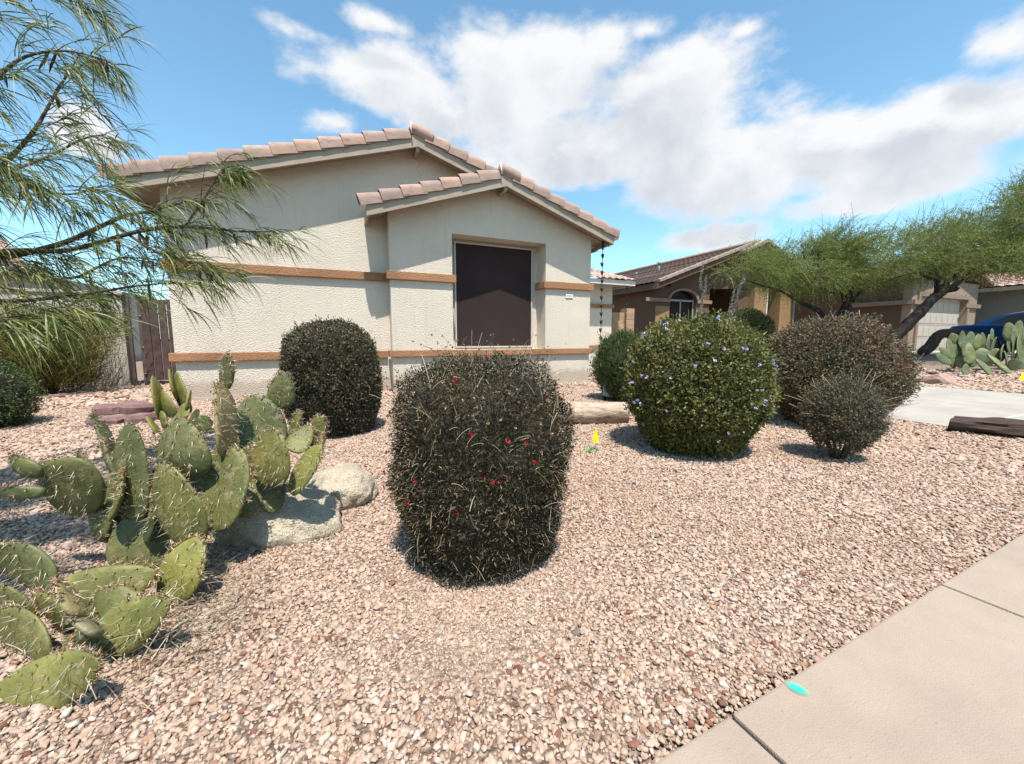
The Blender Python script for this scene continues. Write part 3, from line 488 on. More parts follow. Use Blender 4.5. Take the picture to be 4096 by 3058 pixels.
def leaf_quads(P, A, N, L, W):
    """diamond leaves: base P, axis A, normal N, length L, width W"""
    B = norm(np.cross(A, N)); L = np.asarray(L).reshape(-1, 1); W = np.asarray(W).reshape(-1, 1)
    q = np.stack([P, P+A*L*.5+B*W*.5, P+A*L, P+A*L*.5-B*W*.5], axis=1); return q.reshape(-1, 3)
def ss(a, b, t):
    t = np.clip((np.asarray(t, float)-a)/(b-a), 0, 1); return t*t*(3-2*t)
def edge_y(x): return .565+.036*np.asarray(x, float)          # yard-side edge of the sidewalk
def tz(x, y):
    """height of the ground"""
    x = np.asarray(x, float); y = np.asarray(y, float)
    z = .42*ss(10.5, 20, x)+.30*ss(8, 11.2, y)*ss(4.5, 5.6, x)*(1-ss(9.5, 12, x))
    return z
def tz1(x, y): return float(tz(x, y))

# ------------------------------------------------------------------ setting: ground, sidewalk, kerb, road, driveways
def axis_vals(lo, hi, step, far):
    a = list(np.arange(lo, hi+1e-6, step)); d = step; x = hi; r = []
    while x < far: d *= 1.35; x += d; r.append(x)
    d = step; x = lo; l = []
    while x > -far: d *= 1.35; x -= d; l.append(x)
    return np.array(l[::-1]+a+r)
xs = axis_vals(-9, 27, .15, 500); ys = axis_vals(-10.9, 16, .15, 500)
GX, GY = np.meshgrid(xs, ys); GZ = tz(GX, GY)
Pn = np.stack([GX.ravel(), GY.ravel(), 0*GX.ravel()], 1)
GZ = GZ+(.012*snoise(Pn, 1.7, 3, 3)).reshape(GX.shape)*(np.abs(GX) < 40)
GZ = GZ-.05*(1-ss(-.06, .0, GY-edge_y(GX)))                       # below the sidewalk slabs
GZ = GZ-.06*ss(5.95, 6.05, GX)*(1-ss(10.75, 10.85, GX))*(1-ss(11.1, 11.2, GY))
GZ = GZ-.06*ss(21.0, 21.1, GX)*(1-ss(28.6, 28.7, GX))*(1-ss(8.6, 8.7, GY))
GZ = GZ-.25*(1-ss(-1.1, -1.0, GY-edge_y(GX)))
ny, nx = GX.shape
ii = (np.arange(ny-1)[:, None]*nx+np.arange(nx-1)[None, :]).ravel()
ground = struct(obj('ground', mesh_idx('ground', np.stack([GX.ravel(), GY.ravel(), GZ.ravel()], 1), np.stack([ii, ii+1, ii+nx+1, ii+nx], 1)), 'gravel_bed'))

SWA = math.atan(.036)
sidewalk = bpy.data.objects.new('sidewalk', None); col.objects.link(sidewalk); struct(sidewalk); ORG['sidewalk'] = Vector()
slab_me = MB().box((.005, -1.22, -.09), (1.215, 0, .012)).mesh('slab', False, .007)
jx = [.86+1.22*i for i in range(-7, 22)]
for x in jx:
    obj('slab', slab_me, 'sidewalk_concrete', sidewalk, loc=(x, float(edge_y(x)), random.uniform(-.0015, .0015)), rot=(0, 0, SWA))
struct(MB().box((-60, -1.05, -.2), (60, -.9, -.03)).build('kerb', 'driveway_concrete', None, bevel=.015, rot=(0, 0, SWA)))
struct(MB().box((-200, -9.5, -.24), (200, -1.05, -.17)).build('road', 'asphalt', None, rot=(0, 0, SWA)))

def strip(name, x0, x1, y0, y1, mat, parent):
    """a slab following the ground"""
    n = 14; yy = np.linspace(y0, y1, n); m_ = MB()
    top = [(y, tz1((x0+x1)/2, y)+.006) for y in yy]
    poly = top+[(y1, top[-1][1]-.1), (y0, top[0][1]-.1)]
    return m_.prism_x(poly[::-1], x0, x1).build(name, mat, parent)
driveway = bpy.data.objects.new('driveway', None); col.objects.link(driveway); struct(driveway); ORG['driveway'] = Vector()
for x0, x1 in ((6.02, 8.338), (8.364, 10.8)):
    for y0, y1 in ((1.0, 1.878), (1.904, 4.9), (4.92, 7.98)):
        MB().box((x0, y0, -.09), (x1, y1, .008)).build('slab', 'driveway_concrete', driveway, bevel=.004)
    strip('slab', x0, x1, 8.0, 11.15, 'driveway_concrete', driveway)
MB().box((6.03, 1.8785, -.09), (10.79, 1.9035, .003)).build('joint_filler', 'white_paint', driveway)
for y0, y1 in ((1.01, 1.878), (1.904, 7.98)): MB().box((8.3385, y0, -.09), (8.3635, y1, .003)).build('joint_filler', 'white_paint', driveway)
struct(strip('driveway', 21.05, 28.6, -.9, 8.66, 'driveway_concrete', None))
# ------------------------------------------------------------------ loose gravel: one object of instanced stones
def stone_mesh(i):
    g = np.random.default_rng(100+i); pts = rand_dirs(13, g)*g.uniform(.78, 1.0, (13, 1))*np.array([1, g.uniform(.7, .97), g.uniform(.45, .68)])
    bm = bmesh.new()
    for p in pts: bm.verts.new(p)
    r = bmesh.ops.convex_hull(bm, input=bm.verts)
    bmesh.ops.delete(bm, geom=list({e for e in r['geom_interior'] if isinstance(e, bmesh.types.BMVert)}), context='VERTS')
    if i % 4 != 0:
        bmesh.ops.bevel(bm, geom=bm.edges[:], offset=.11, segments=1, affect='EDGES', clamp_overlap=True)
    me = bpy.data.meshes.new('stone'); bm.to_mesh(me); bm.free(); me.polygons.foreach_set('use_smooth', [i % 3 != 0]*len(me.polygons)); me.materials.append(MATS['gravel_stone']); return me
scol = bpy.data.collections.new('stone_shapes')
NV = 16
for i in range(NV): scol.objects.link(bpy.data.objects.new('stone_shape%02d' % i, stone_mesh(i)))
def gravel_points():
    P = []; S = []
    bands = [(.55, 1.7, .0108, .0083), (1.7, 2.6, .0112, .0083), (2.6, 4.4, .0135, .0103), (4.4, 8.0, .020, .0155), (8.0, 15.0, .05, .038)]
    for r0, r1, sp, sz in bands:
        n = int(2*r1/sp); a = (np.arange(n)-n/2)*sp
        X, Y = np.meshgrid(a, a); X = X.ravel(); Y = Y.ravel()
        X = X+rng.uniform(-.5, .5, len(X))*sp; Y = Y+rng.uniform(-.5, .5, len(Y))*sp
        d = np.hypot(X, Y); ang = np.degrees(np.arctan2(X, Y))-23.5
        k = (d >= r0) & (d < r1) & (np.abs(ang) < 62); X = X[k]; Y = Y[k]
        s = sz*rng.lognormal(0, .34, len(X)); s = np.clip(s, sz*.45, sz*2.3)
        P.append(np.stack([X, Y], 1)); S.append(s)
    P = np.concatenate(P); S = np.concatenate(S); X, Y = P.T
    k = (Y > edge_y(X)+.004)
    k &= ~((X > 6.0) & (X < 10.82) & (Y < 11.2))
    k &= ~((X > -2.32) & (X < 4.96) & (Y > 7.45)); k &= ~((X > .82) & (X < 4.96) & (Y > 7.15)); k &= Y < 11.1
    k &= ~((X > 21.0) & (X < 28.7))
    dd = np.hypot(X-.42, Y-1.30)+.10*snoise(np.stack([X, Y, 0*X], 1), 9, 5, 3)
    bare = rng.uniform(size=len(X)) < np.clip((.44-dd)/.24, 0, .8)
    k &= ~(bare & (rng.uniform(size=len(X)) < .75))
    S = np.where(bare, S*.6, S)
    X = X[k]; Y = Y[k]; S = S[k]
    Z = tz(X, Y)+S*rng.uniform(.05, .42, len(X))+.012*snoise(np.stack([X, Y, 0*X], 1), 1.7, 3, 3)
    n2 = 16000; px = .42+rng.normal(0, .24, n2); py = 1.27+rng.normal(0, .17, n2); s2 = .0036*rng.lognormal(0, .4, n2)     # grit on the bare patch
    k2 = py > edge_y(px)+.02; px, py, s2 = px[k2], py[k2], s2[k2]
    grit = np.stack([px, py, tz(px, py)+s2*.2+.012*snoise(np.stack([px, py, 0*px], 1), 1.7, 3, 3)], 1)
    return np.concatenate([np.stack([X, Y, Z], 1), grit]), np.concatenate([S, s2])
GP, GS = gravel_points(); n = len(GP)
gme = bpy.data.meshes.new('gravel'); gme.vertices.add(n); gme.vertices.foreach_set('co', GP.astype(np.float32).ravel())
rot = np.stack([rng.normal(0, .28, n), rng.normal(0, .28, n), rng.uniform(0, 6.28, n)], 1).astype(np.float32)
a = gme.attributes.new('rot', 'FLOAT_VECTOR', 'POINT'); a.data.foreach_set('vector', rot.ravel())
a = gme.attributes.new('scl', 'FLOAT', 'POINT'); a.data.foreach_set('value', GS.astype(np.float32))
a = gme.attributes.new('idx', 'INT', 'POINT'); a.data.foreach_set('value', rng.integers(0, NV, n).astype(np.int32))
gravel = obj('gravel', gme, 'gravel_stone', None, kind='stuff'); gravel['label'] = 'pinkish tan crushed gravel covering the whole front yard'; gravel['category'] = 'gravel'
gt = bpy.data.node_groups.new('gravel_scatter', 'GeometryNodeTree'); gt.is_modifier = True
gt.interface.new_socket('Geometry', in_out='INPUT', socket_type='NodeSocketGeometry'); gt.interface.new_socket('Geometry', in_out='OUTPUT', socket_type='NodeSocketGeometry')
gi = gt.nodes.new('NodeGroupInput'); go = gt.nodes.new('NodeGroupOutput'); iop = gt.nodes.new('GeometryNodeInstanceOnPoints')
ci = gt.nodes.new('GeometryNodeCollectionInfo'); ci.inputs['Collection'].default_value = scol; ci.inputs['Separate Children'].default_value = True; ci.inputs['Reset Children'].default_value = True
def nattr(nm, t):
    nn = gt.nodes.new('GeometryNodeInputNamedAttribute'); nn.data_type = t; nn.inputs['Name'].default_value = nm
    return nn.outputs['Attribute']
gt.links.new(gi.outputs[0], iop.inputs['Points']); gt.links.new(ci.outputs[0], iop.inputs['Instance']); iop.inputs['Pick Instance'].default_value = True
gt.links.new(nattr('idx', 'INT'), iop.inputs['Instance Index'])
e2r = gt.nodes.new('FunctionNodeEulerToRotation'); gt.links.new(nattr('rot', 'FLOAT_VECTOR'), e2r.inputs[0]); gt.links.new(e2r.outputs[0], iop.inputs['Rotation'])
gt.links.new(nattr('scl', 'FLOAT'), iop.inputs['Scale']); gt.links.new(iop.outputs[0], go.inputs[0])
md = gravel.modifiers.new('scatter', 'NODES'); md.node_group = gt

# ------------------------------------------------------------------ tile helpers
def rake_tile_mesh(name, sgn, th, L=.41, r=.098):
    """barrel rake tile; +local along slope upwards; sgn=+1 rises to the right, -1 rises to the left"""
    ex = Vector((sgn*math.cos(th), 0, math.sin(th))); en = Vector((-sgn*math.sin(th), 0, math.cos(th))); ey = Vector((0, 1, 0))
    prof = [(-1.0*r, -.088)]
    for k in range(0, 11):
        a = math.pi*(1-k/10); prof.append((math.cos(a)*r, .0+math.sin(a)*r*1.02))
    prof += [(r, -.03), (r-.016, -.03)]
    for k in range(0, 11):
        a = math.pi*k/10; prof.append((math.cos(a)*(r-.016), math.sin(a)*(r-.016)))
    prof += [(-r+.016, -.088)]
    V = []; F = []; m_ = len(prof)
    for l, s, lift in ((0, 1.09, .024), (.012, 1.10, .024), (L*.5, 1.02, .008), (L, .94, -.016)):
        for y, z in prof:
            p = ex*l+ey*(y*s)+en*(z*s+lift); V.append(p)
    for i in range(3):
        for j in range(m_):
            a = i*m_+j; b_ = i*m_+(j+1) % m_; F.append((a, b_, b_+m_, a+m_) if sgn > 0 else (a, a+m_, b_+m_, b_))
    for ring in (0, 3):   # end rims between outer and inner curve
        h = m_//2
        for j in range(h-1):
            F.append((ring*m_+j, ring*m_+j+1, ring*m_+m_-2-j, ring*m_+m_-1-j))
    me = mesh_of(name, V, F); me.polygons.foreach_set('use_smooth', [True]*len(me.polygons))
    me.set_sharp_from_angle(angle=R(38)); return me
def barrel_field(name, mat, parent, o, e, s, n, Le, Ls, pitch=.26, course=.36, amp=.04, clip=None, kind='stuff'):
    """a field of barrel tiles: o corner, e along the eave, s up the slope, n normal"""
    o, e, s, n = (np.array(v, float) for v in (o, e, s, n))
    na = int(Le/pitch)*6+1; A = np.linspace(0, Le, na); B = []; H = []
    k = 0; b = 0
    while b < Ls:
        B += [b, min(b+course*.999, Ls)]; H += [.03, 0.0]; b += course
    B = np.array(B); H = np.array(H)
    prof = amp*np.abs(np.sin(np.pi*A/pitch))**.8
    AA, BB = np.meshgrid(A, B); HH = prof[None, :]+H[:, None]+.006*rng.normal(size=(len(B), 1))
    V = o+AA[..., None]*e+BB[..., None]*s+HH[..., None]*n
    nb = len(B); idx = (np.arange(nb-1)[:, None]*na+np.arange(na-1)[None, :])
    Q = np.stack([idx, idx+1, idx+na+1, idx+na], -1).reshape(-1, 4)
    if clip is not None:
        ac = (AA[:-1, :-1]+AA[1:, 1:])/2; bc = (BB[:-1, :-1]+BB[1:, 1:])/2
        Q = Q[clip(ac, bc).ravel()]
    me = mesh_idx(name, V.reshape(-1, 3), Q, True); me.set_sharp_from_angle(angle=R(50))
    return obj(name, me, mat, parent, kind=kind)
def slope_frame(sgn, th):
    return Vector((sgn*math.cos(th), 0, math.sin(th))), Vector((-sgn*math.sin(th), 0, math.cos(th)))

# ------------------------------------------------------------------ the cream house
house = thing('stucco_house', 'cream stucco house with two stepped gables, pinkish barrel tile roof and brown bands', 'house', (1.3, 7.3, 0))
W = MB()                                          # projecting bay with the window recess
W.box((.83, 7.166, -.12), (1.925, 7.60, 2.85)); W.box((3.86, 7.166, -.12), (4.94, 7.60, 2.85)); W.box((1.925, 7.1665, -.12), (3.86, 7.60, .70))
W.prism([(.83, 2.85), (4.94, 2.85), (4.94, 3.085), (2.85, 3.775), (.83, 3.10)], 7.166, 7.60)
W.build('wall', 'stucco_cream', house)
MB().box((1.8, 7.546, .5), (4.0, 7.7, 2.95)).build('wall', 'stucco_cream', house)
MB().prism([(-2.3, -.2), (.9, -.2), (.9, 3.09), (2.85, 3.72), (4.93, 3.05), (4.93, 3.14), (1.35, 4.29), (-2.3, 3.12)], 7.45, 7.56).build('wall', 'stucco_cream', house)
MB().box((-2.3, 7.561, -.2), (-2.15, 17, 3.10)).build('wall', 'stucco_cream', house); MB().box((4.78, 7.605, -.2), (4.928, 17, 3.10)).build('wall', 'stucco_cream', house)
MB().box((-2.29, 7.435, -.1), (.835, 7.449, .045)).box((.815, 7.15, -.1), (4.955, 7.165, .045)).build('weep_screed', 'rust_tan', house)
def trim(boxes):
    t = MB()
    for a, b in boxes: t.box(a, b)
    t.build('trim_band', 'stucco_trim', house, bevel=.012)
trim([((-2.36, 7.388, 1.97), (.768, 7.449, 2.11))])
trim([((-2.36, 7.388, .61), (.768, 7.449, .742))])
trim([((.77, 7.106, 1.97), (1.985, 7.164, 2.11))]); trim([((.772, 7.167, 1.972), (.828, 7.385, 2.108))]); trim([((1.928, 7.167, 1.972), (1.983, 7.53, 2.108))])
trim([((3.80, 7.106, 1.97), (5.0, 7.164, 2.11))]); trim([((3.803, 7.167, 1.972), (3.857, 7.53, 2.108))])
trim([((.77, 7.106, .635), (5.0, 7.164, .752))]); trim([((.772, 7.167, .637), (.828, 7.385, .75))])
MB().box((1.93, 7.168, .69), (3.855, 7.545, .75)).build('window_sill', 'stucco_cream', house)
win = MB().box((2.06, 7.50, .78), (2.088, 7.545, 2.80)).box((3.70, 7.50, .78), (3.728, 7.545, 2.80)).box((2.088, 7.50, 2.772), (3.70, 7.545, 2.80)).box((2.088, 7.50, .78), (3.70, 7.545, .808)).build('window', 'alu_frame', house)
MB().box((2.088, 7.51, .808), (3.70, 7.52, 2.772)).build('sun_screen', 'solar_screen', win, label='dark brown mesh sun screen filling the window')
pl = MB().box((4.33, 7.148, 1.80), (4.50, 7.165, 1.875)).build('address_plate', 'white_paint', house, bevel=.004, label='small white plate with faint grey marks on the wall')
pm = MB()
for i in range(5): pm.box((4.347+i*.028, 7.1465, 1.825), (4.367+i*.028, 7.1478, 1.858))
pm.build('marking', 'dark_print', pl)
# roofs
TH1 = math.atan(.32); TH2 = math.atan(.333)
roof = MB().prism([(-2.62, 3.02), (1.35, 4.29), (5.32, 3.02), (5.32, 3.12), (1.35, 4.39), (-2.62, 3.12)], 7.13, 18).build('roof', 'fascia_paint', house)
roof2 = MB().prism([(.50, 2.987), (2.85, 3.77), (5.20, 2.987), (5.20, 3.087), (2.85, 3.87), (.50, 3.087)], 6.83, 7.5).build('roof', 'fascia_paint', house)
def fascia(rf, x0, z0, x1, z1, hgt, y0, y1):
    MB().prism([(x0, z0), (x1, z1), (x1, z1+hgt), (x0, z0+hgt)] if x0 < x1 else [(x1, z1), (x0, z0), (x0, z0+hgt), (x1, z1+hgt)], y0, y1).build('fascia', 'fascia_paint', rf)
fascia(roof, -2.66, 2.912, 1.349, 4.195, .197, 7.095, 7.129); fascia(roof, 5.36, 2.912, 1.351, 4.195, .197, 7.095, 7.129)
fascia(roof2, .46, 2.879, 2.849, 3.675, .197, 6.795, 6.829); fascia(roof2, 5.24, 2.879, 2.851, 3.675, .197, 6.795, 6.829)
MB().box((1.32, 7.13, 4.13), (1.38, 7.45, 4.20)).build('ridge_beam', 'fascia_paint', roof); MB().box((2.82, 6.83, 3.61), (2.88, 7.16, 3.68)).build('ridge_beam', 'fascia_paint', roof2)
for x in (.463, 5.205): MB().box((x, 6.83, 2.88), (x+.034, 7.44, 3.07)).build('eave_fascia', 'fascia_paint', roof2)
MB().box((-2.66, 7.13, 2.92), (-2.622, 17, 3.10)).build('eave_fascia', 'fascia_paint', roof); MB().box((5.322, 7.52, 2.9), (5.36, 17, 3.08)).build('eave_fascia', 'fascia_paint', roof)
gut = MB().prism([(5.245, 3.09), (5.245, 2.975), (5.31, 2.975), (5.37, 3.035), (5.385, 3.09), (5.37, 3.09), (5.35, 3.045), (5.30, 2.995), (5.26, 2.995), (5.26, 3.09)], 6.79, 10.6).build('gutter', 'weathered_white', roof2)
MB().box((5.25, 6.785, 2.98), (5.37, 6.795, 3.085)).build('end_cap', 'weathered_white', gut)
def rakes(rf, xr, zr, th, y, nl, nr, ex=.345):
    ml = rake_tile_mesh('rake_tile_l', 1, th); mr = rake_tile_mesh('rake_tile_r', -1, th)
    t = math.tan(th)
    for i in range(nl):
        d = .20+ex*(i+1)*math.cos(th); obj('rake_tile', ml, 'tile_pink', rf, loc=(xr-d, y+random.uniform(-.006, .006), zr-d*t+.045))
    for i in range(nr):
        d = .20+ex*(i+1)*math.cos(th); obj('rake_tile', mr, 'tile_pink', rf, loc=(xr+d, y+random.uniform(-.006, .006), zr-d*t+.045))
rakes(roof, 1.35, 4.39, TH1, 7.158, 12, 5); rakes(roof2, 2.85, 3.87, TH2, 6.858, 7, 7)
def ridge_end(rf, xr, zr, y, th):
    """barrel tile capping the gable point, lying on the right hand slope with a rounded upper end"""
    ex = Vector((math.cos(th), 0, -math.sin(th))); en = Vector((math.sin(th), 0, math.cos(th))); V = []; F = []; n = 20
    secs = [(-.145, .35), (-.135, .62), (-.11, .85), (-.07, .97), (-.02, 1.0), (.26, 1.04), (.262, .9)]
    for l, s in secs:
        for k in range(n):
            a = 2*math.pi*k/n; cy_, cz_ = math.cos(a), math.sin(a)
            V.append(Vector((xr, y, zr+.055))+ex*l+Vector((0, cy_*.112*s, 0))+en*((cz_*.108 if cz_ > 0 else cz_*.11)*s+.012))
    for i in range(len(secs)-1):
        for k in range(n): F.append((i*n+k, i*n+(k+1) % n, (i+1)*n+(k+1) % n, (i+1)*n+k))
    F.append(tuple(range(n))); F.append(tuple(len(secs)*n-1-k for k in range(n)))
    o = obj('ridge_tile', mesh_of('ridge_tile', V, F, True), 'tile_pink', rf); o.data.set_sharp_from_angle(angle=R(45))
    MB().tube([(xr-.11, y-.112, zr-.03), (xr-.125, y-.10, zr+.08), (xr-.115, y-.05, zr+.17), (xr-.10, y+.03, zr+.19)], [.012, .016, .015, .008], 7, True, .3).build('mortar', 'mortar', rf, True)
ridge_end(roof, 1.35, 4.39, 7.145, TH1); ridge_end(roof2, 2.85, 3.87, 6.845, TH2)
for rf, xr, zr, y0, Ly, w, th in ((roof, 1.35, 4.39, 7.28, 10.6, 3.97, TH1), (roof2, 2.85, 3.87, 6.98, .45, 2.35, TH2)):
    for sgn in (1, -1):
        e, nn = slope_frame(sgn, th)
        st = (xr-sgn*w, y0, zr-w*math.tan(th)+.01)
        if rf is roof2 and sgn < 0: continue
        barrel_field('tile_field', 'tile_pink', rf, st, (0, 1, 0), tuple(e), tuple(nn), Ly, w/math.cos(th)-.05, pitch=.27)
# entry wing further back
pw = MB().box((7.45, 11.1, -.1), (8.55, 11.35, 2.80)).box((5.0, 11.7, -.1), (7.45, 11.8, 2.8)).box((7.449, 11.351, -.1), (7.6, 11.8, 2.8)).build('wing_wall', 'stucco_cream', house)
MB().box((5.0, 11.60, -.1), (7.2, 11.699, 2.5)).build('wing_door', 'garage_paint', house)
for z0, z1 in ((1.99, 2.11), (.63, .74)):
    MB().box((7.39, 11.04, z0), (8.61, 11.099, z1)).build('trim_band', 'stucco_trim', house, bevel=.01); MB().box((7.39, 11.101, z0), (7.448, 11.69, z1)).build('trim_band', 'stucco_trim', house)
MB().box((4.6, 10.55, 2.70), (9.05, 10.60, 2.85)).box((9.0, 10.601, 2.70), (9.05, 13, 2.85)).build('wing_fascia', 'weathered_white', house)
MB().box((4.6, 10.60, 2.76), (9.0, 13.6, 2.80)).build('wing_soffit', 'fascia_paint', house)
th = math.atan(.333)
barrel_field('wing_tile_field', 'tile_rose', house, (4.6, 10.5, 2.85), (1, 0, 0), (0, math.cos(th), math.sin(th)), (0, -math.sin(th), math.cos(th)), 4.5, 3.3, pitch=.25, clip=lambda a, b: a < 4.5-b*.95*.35)
barrel_field('wing_tile_field', 'tile_rose', house, (9.1, 10.5, 2.85), (0, 1, 0), (-math.cos(th), 0, math.sin(th)), (math.sin(th), 0, math.cos(th)), 4.0, 2.2, pitch=.25, clip=lambda a, b: a > b*2.6)

# rain chains
def rain_chain(x, y, z0, z1, ncup, lab, cupr=.032):
    t = thing('rain_chain', lab, 'rain chain', (x, y, z1), 'rain chains hanging from the gutters')
    MB().tube([(x, y, z0), (x+.004, y, (z0+z1)/2), (x, y, z1)], .0065, 6).build('chain', 'bronze', t)
    cm = MB().lathe([(.010, 0), (cupr*.55, .005), (cupr*.92, .05), (cupr*1.05, .083), (cupr*.9, .081), (cupr*.5, .02)], n=12).mesh('cup', True)
    st = (z0-z1-.35)/ncup
    for i in range(ncup): obj('cup', cm, 'bronze', t, loc=(x+.003*math.sin(i*1.7), y, z0-.17-i*st), rot=(random.uniform(-.1, .1), random.uniform(-.1, .1), i))
    MB().lathe([(.012, -.10), (.03, -.04), (.03, 0), (.012, .01)], (x, y, z0)).build('outlet', 'bronze', t, True)
rain_chain(5.10, 6.98, 2.97, .06, 15, 'dark bronze cup rain chain hanging at the front right corner of the cream house')
rain_chain(8.87, 10.75, 2.74, .75, 9, 'slim rain chain hanging in front of the tan block wall', .02)

# ------------------------------------------------------------------ yard wall, gate, house behind, block wall
yw = thing('yard_wall', 'white stucco yard wall behind the yellowish bush', 'wall', (-6.5, 10.1, 0))
MB().box((-14, 10.1, -.1), (-3.86, 10.3, 1.80)).build('wall', 'stucco_wall', yw); MB().box((-14.03, 10.07, 1.801), (-3.83, 10.33, 1.86)).build('cap', 'stucco_wall', yw, bevel=.01)
gate = thing('wood_gate', 'weathered dark plank side gate with metal frame, left of the cream house', 'gate', (-3.1, 10.2, 0))
for x in (-3.83, -3.66): MB().box((x, 10.15, -.05), (x+.05, 10.2, 1.78)).build('post', 'gate_metal', gate)
for z in (.05, .9, 1.66): MB().box((-3.61, 10.16, z), (-2.25, 10.195, z+.045)).build('rail', 'gate_metal', gate)
for z in (.25, .78, 1.4): MB().tube([(-3.635, 10.14, z), (-3.60, 10.14, z)], .02, 8).build('hinge', 'gate_metal', gate)
for i in range(10):
    x = -3.60+i*.137; MB().box((x, 10.12, .10+random.uniform(0, .02)), (x+.122, 10.155, 1.72+random.uniform(-.03, .03))).build('plank', 'gate_wood', gate, rot=None)
hb = thing('neighbour_house', 'pale house with tiled roof just showing behind the left tree', 'house', (-13, 17, 0))
MB().box((-18, 16, -.1), (-8.2, 24, 2.9)).build('wall', 'stucco_wall', hb)
barrel_field('tile_field', 'tile_rose', hb, (-18.5, 15.4, 2.85), (1, 0, 0), (0, .95, .3124), (0, -.3124, .95), 10.8, 4.8, clip=lambda a, b: a < 10.8-b*.6)
MB().box((-18.5, 15.42, 2.72), (-7.7, 15.46, 2.86)).build('fascia', 'fascia_paint', hb)
bw = thing('block_wall', 'tan concrete block wall with end pillar between the two houses', 'wall', (9.3, 11.6, .2))
bz = .0
for r_ in range(9):
    for c_ in range(3):
        x = 8.56+c_*.40+(0 if r_ % 2 else -.2); x0, x1 = max(8.57, x), min(9.42, x+.392)
        if x1-x0 > .05: MB().box((x0, 11.5, .1+r_*.2), (x1, 11.68, .1+r_*.2+.192)).build('block', 'concrete_block', bw, bevel=.004)
MB().box((8.57, 11.51, .05), (9.42, 11.67, 1.88)).build('mortar_core', 'concrete_block', bw)
for r_ in range(10): MB().box((9.44, 11.42, .05+r_*.2), (9.80, 11.76, .05+r_*.2+.193)).build('pillar_block', 'concrete_block', bw, bevel=.004)

# ------------------------------------------------------------------ brown neighbour house
nb = thing('neighbour_house', 'brown stucco house with dark tile roof, arched window and shaded entry', 'house', (18, 13.5, .4))
FY = 13.65
MB().box((12.9, FY+.02, 0), (13.72, 22, 3.30)).build('wall', 'stucco_brown', nb)
MB().box((12.895, FY, .2), (13.70, FY+.019, 2.42)).build('pilaster', 'stucco_ochre', nb)
ARX, ARR = 14.53, .83
arch = [(13.721, 2.80)]+[(ARX-ARR*math.cos(math.pi*k/12)*.97, 2.80+.38*math.sin(math.pi*k/12)) for k in range(1, 12)]+[(15.36, 2.80), (15.36, 3.30), (16.2, 3.30), (16.2, 3.5), (18.59, 4.9), (18.59, 5.2), (13.721, 3.62)]
MB().prism(arch, FY+.021, FY+.25).build('gable_wall', 'stucco_brown', nb)
MB().box((13.721, FY+.02, .2), (15.36, FY+.25, 1.0)).box((15.361, FY+.02, .2), (16.2, FY+.25, 3.3)).build('wall', 'stucco_brown', nb)
MB().prism([(16.2, 3.32), (22.2, 3.62), (22.2, 3.75), (18.6, 5.2), (18.0, 4.6), (16.2, 3.5)], FY+.019, FY+.2).build('gable_wall', 'stucco_brown', nb)
wn = MB().box((13.721, FY+.17, 1.0), (13.78, FY+.21, 2.8)).box((15.30, FY+.17, 1.0), (15.36, FY+.21, 2.8)).box((14.50, FY+.17, 1.0), (14.56, FY+.21, 2.72)).box((13.78, FY+.17, 2.68), (15.30, FY+.21, 2.76)).build('arched_window', 'weathered_grey', nb)
MB().box((13.70, FY+.215, .95), (15.4, FY+.23, 3.2)).build('pane', 'glass_dark', wn)
am = [(ARX-(ARR+.1)*math.cos(math.pi*k/12), 2.78+.47*math.sin(math.pi*k/12)) for k in range(13)]+[(ARX+ARR*math.cos(math.pi*k/12)*.97, 2.78+.37*math.sin(math.pi*k/12)) for k in range(13)]
MB().prism(am, FY-.05, FY+.018).build('arch_trim', 'stucco_brown_trim', nb)
MB().box((12.3, FY-.06, 2.60), (13.70, FY-.002, 2.76)).build('trim_shelf', 'stucco_brown_trim', nb, bevel=.01); MB().box((15.37, FY-.06, 2.60), (16.3, FY-.002, 2.76)).build('trim_shelf', 'stucco_brown_trim', nb, bevel=.01)
MB().box((16.2, 16.2, .2), (22.2, 16.3, 4.2)).build('entry_back_wall', 'stucco_brown', nb)
MB().box((17.0, 16.1, .3), (18.1, 16.19, 2.6)).build('entry_door', 'interior_dark', nb)
for x0, x1 in ((18.2, 19.0),): MB().box((x0, FY+.03, .2), (x1, FY+.5, 3.4)).build('pillar', 'stucco_brown', nb)
for x0, x1 in ((19.0, 19.9), (21.0, 22.1)):
    MB().box((x0+.001, FY-.25, .2), (x1, FY+.5, 3.5)).build('pillar', 'stucco_ochre', nb)
    MB().box((x0-.1, FY-.40, .95), (x1+.1, FY-.251, 1.15)).build('pillar_ledge', 'stucco_brown_trim', nb, bevel=.01)
for x in (19.92, 22.13): MB().box((x, FY-.26, .2), (x+.09, FY-.17, 3.5)).build('post', 'weathered_white', nb)
nrf = MB().prism([(12.5, 3.25), (18.6, 5.45), (24.7, 3.25), (24.7, 3.36), (18.6, 5.56), (12.5, 3.36)], 13.18, 26).build('roof', 'stucco_brown', nb)
TH3 = math.atan(2.2/6.1); e, nn = slope_frame(1, TH3)
barrel_field('tile_field', 'tile_brown', nrf, (12.42, 13.3, 3.36), (0, 1, 0), tuple(e), tuple(nn), 12.5, 6.45, pitch=.30, course=.33, amp=.016)
e, nn = slope_frame(-1, TH3)
barrel_field('tile_field', 'tile_brown', nrf, (24.78, 13.3, 3.36), (0, 1, 0), tuple(e), tuple(nn), 12.5, 6.45, pitch=.60, course=.33, amp=.035)
fa = MB().prism([(12.45, 3.08), (18.6, 5.30), (18.6, 5.50), (12.45, 3.28)], 13.13, 13.179).prism([(24.75, 3.08), (24.75, 3.28), (18.601, 5.50), (18.601, 5.30)], 13.13, 13.179).build('fascia', 'stucco_brown', nrf)
